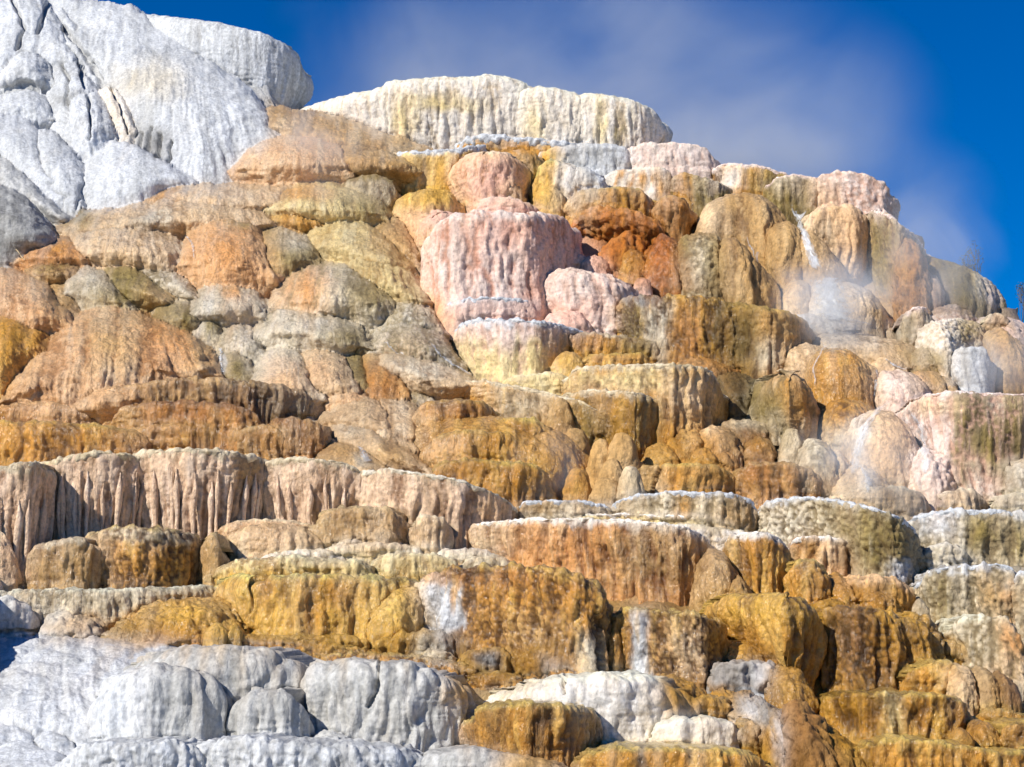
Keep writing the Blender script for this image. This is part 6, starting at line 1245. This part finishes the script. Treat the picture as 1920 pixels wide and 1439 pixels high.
# ================================================================== steam
def steam_material(name, dens, scale, lo, hi, aniso=-.5, colr=(.93, .95, 1.0)):
    m = bpy.data.materials.new(name); m.use_nodes = True
    nt = m.node_tree; L = nt.links.new
    for n in list(nt.nodes):
        if n.type == 'BSDF_PRINCIPLED': nt.nodes.remove(n)
    out = [n for n in nt.nodes if n.type == 'OUTPUT_MATERIAL'][0]
    vs = nd(nt, 'ShaderNodeVolumeScatter'); vs.inputs['Color'].default_value = (*colr, 1); vs.inputs['Anisotropy'].default_value = aniso
    tc = nd(nt, 'ShaderNodeTexCoord'); ln = nd(nt, 'ShaderNodeVectorMath', operation='LENGTH')
    L(tc.outputs['Object'], ln.inputs[0])
    fo = nd(nt, 'ShaderNodeMapRange', interpolation_type='SMOOTHSTEP'); fo.inputs['From Min'].default_value = 1; fo.inputs['From Max'].default_value = .15
    L(ln.outputs['Value'], fo.inputs['Value'])
    g = nd(nt, 'ShaderNodeNewGeometry')
    n = nd(nt, 'ShaderNodeTexNoise'); n.inputs['Scale'].default_value = scale; n.inputs['Detail'].default_value = 5; n.inputs['Roughness'].default_value = .6; n.inputs['Distortion'].default_value = .9
    L(g.outputs['Position'], n.inputs['Vector'])
    r = nd(nt, 'ShaderNodeMapRange', interpolation_type='SMOOTHSTEP'); r.inputs['From Min'].default_value = lo+.08; r.inputs['From Max'].default_value = hi+.02
    L(n.outputs['Fac'], r.inputs['Value'])
    m1 = nd(nt, 'ShaderNodeMath', operation='MULTIPLY'); L(fo.outputs['Result'], m1.inputs[0]); L(r.outputs['Result'], m1.inputs[1])
    m2 = nd(nt, 'ShaderNodeMath', operation='MULTIPLY'); L(m1.outputs['Value'], m2.inputs[0]); m2.inputs[1].default_value = dens
    L(m2.outputs['Value'], vs.inputs['Density']); L(vs.outputs['Volume'], out.inputs['Volume'])
    return m

def steam(x, y, rx, ry, Yc, ry_depth, dens, lab, scale=.16, lo=.35, hi=.7, rot=0):
    import bmesh
    bm = bmesh.new(); bmesh.ops.create_icosphere(bm, subdivisions=3, radius=1)
    me = bpy.data.meshes.new('steam'); bm.to_mesh(me); bm.free()
    me.materials.append(steam_material('steam', dens, scale, lo, hi))
    o = bpy.data.objects.new('steam', me); COL.objects.link(o)
    s = Yc/FPX
    o.location = (float(xat(x, y, Yc)), Yc, float(zat(y, Yc))); o.scale = (rx*s, ry_depth, ry*s)
    o.rotation_euler = (0, rot, 0)
    tag(o, lab, 'steam', 'drifting steam', 'stuff')
if STEAM:
    steam(1120,210,700,330,114,13,.19,'broad veil of steam drifting across the sky behind the cream terraces',.06,.20,.72)
    steam(1440,255,330,230,105,7,.10,'denser plume of steam leaning right above the upper stack',.12,.3,.7)
    steam(1250,300,420,120,102,6,.32,'steam rising directly behind the upper stack and the right-hand ridge',.16,.3,.7)
    steam(700,110,250,190,104,7,.10,'steam rising against the sky between white cliff and cream terrace',.13,.3,.7)
    steam(1640,380,260,170,106,6,.10,'pale steam behind the right-hand skyline block',.13,.3,.7)
    steam(600,250,220,105,D(330)-3,3,.24,'low steam clinging to the peach mound and the cream terrace end',.3,.33,.68)
    steam(480,365,280,48,D(400)-2,2,.22,'thin steam sheet along the top of the left slope',.35,.35,.7)
    steam(1570,560,170,120,D(640)-1.5,2.2,1.1,'bright spray and steam around the misty falls',.4,.30,.68)
    steam(1740,480,170,150,D(590)-1,3,.42,'steam in front of the shaded cliff at the right',.25,.3,.7)
    steam(1640,860,190,120,D(960)-1.5,2.2,.5,'steam swirling over the egg and cone mounds',.4,.32,.7)
    steam(1865,690,110,90,D(740)-.5,2.2,.5,'steam pooled at the right edge under the mushroom rock',.4,.28,.68)
    steam(1030,870,100,90,D(945)-.8,1.6,.32,'faint steam inside the crescent terrace',.5,.33,.7)

# ================================================================== sun, sky, camera
SUN_AZ = math.radians(SUN_LEFT)            # to the left of straight behind the camera
SUN_EL = math.radians(SUN_ELEV)
sd = Vector((-math.sin(SUN_AZ)*math.cos(SUN_EL), -math.cos(SUN_AZ)*math.cos(SUN_EL), math.sin(SUN_EL)))
sl = bpy.data.lights.new('sun', 'SUN'); sl.energy = SUN_E; sl.angle = math.radians(.5); sl.color = (1, .965, .90)
so = bpy.data.objects.new('sun', sl); COL.objects.link(so); so.rotation_euler = sd.to_track_quat('Z', 'Y').to_euler(); so.location = (-30, -20, 50)
w = bpy.data.worlds.new('World'); sc.world = w; w.use_nodes = True
nt = w.node_tree; bg = nt.nodes['Background']
sk = nd(nt, 'ShaderNodeTexSky', sky_type='NISHITA'); sk.sun_disc = False
sk.sun_elevation = SUN_EL; sk.sun_rotation = math.atan2(sd.x, sd.y); sk.altitude = 2200; sk.air_density = 1.0; sk.dust_density = .0; sk.ozone_density = 5.0
hs = nd(nt, 'ShaderNodeHueSaturation'); hs.inputs['Saturation'].default_value = 1.45; hs.inputs['Value'].default_value = 1
hs.inputs['Hue'].default_value = .512
nt.links.new(sk.outputs['Color'], hs.inputs['Color'])
nt.links.new(hs.outputs['Color'], bg.inputs['Color']); bg.inputs['Strength'].default_value = SKY_S

cam = bpy.data.cameras.new('camera'); co = bpy.data.objects.new('camera', cam); COL.objects.link(co)
cam.sensor_width = 36; cam.lens = 36*FPX/W0; cam.clip_start = .5; cam.clip_end = 12000
co.location = (0, 0, CAMZ); co.rotation_euler = (math.pi/2+PITCH, 0, 0)
sc.camera = co
sc.view_settings.view_transform = 'Standard'; sc.view_settings.look = 'None'; sc.view_settings.exposure = 0; sc.view_settings.gamma = 1
sc.cycles.use_denoising = DENOISE
sc.cycles.use_adaptive_sampling = False
sc.cycles.max_bounces = 5; sc.cycles.diffuse_bounces = BOUNCE; sc.cycles.glossy_bounces = 2; sc.cycles.volume_bounces = 1; sc.cycles.transparent_max_bounces = 12
sc.cycles.volume_step_rate = 1.0; sc.cycles.volume_max_steps = 128
sc.cycles.sample_clamp_indirect = 4
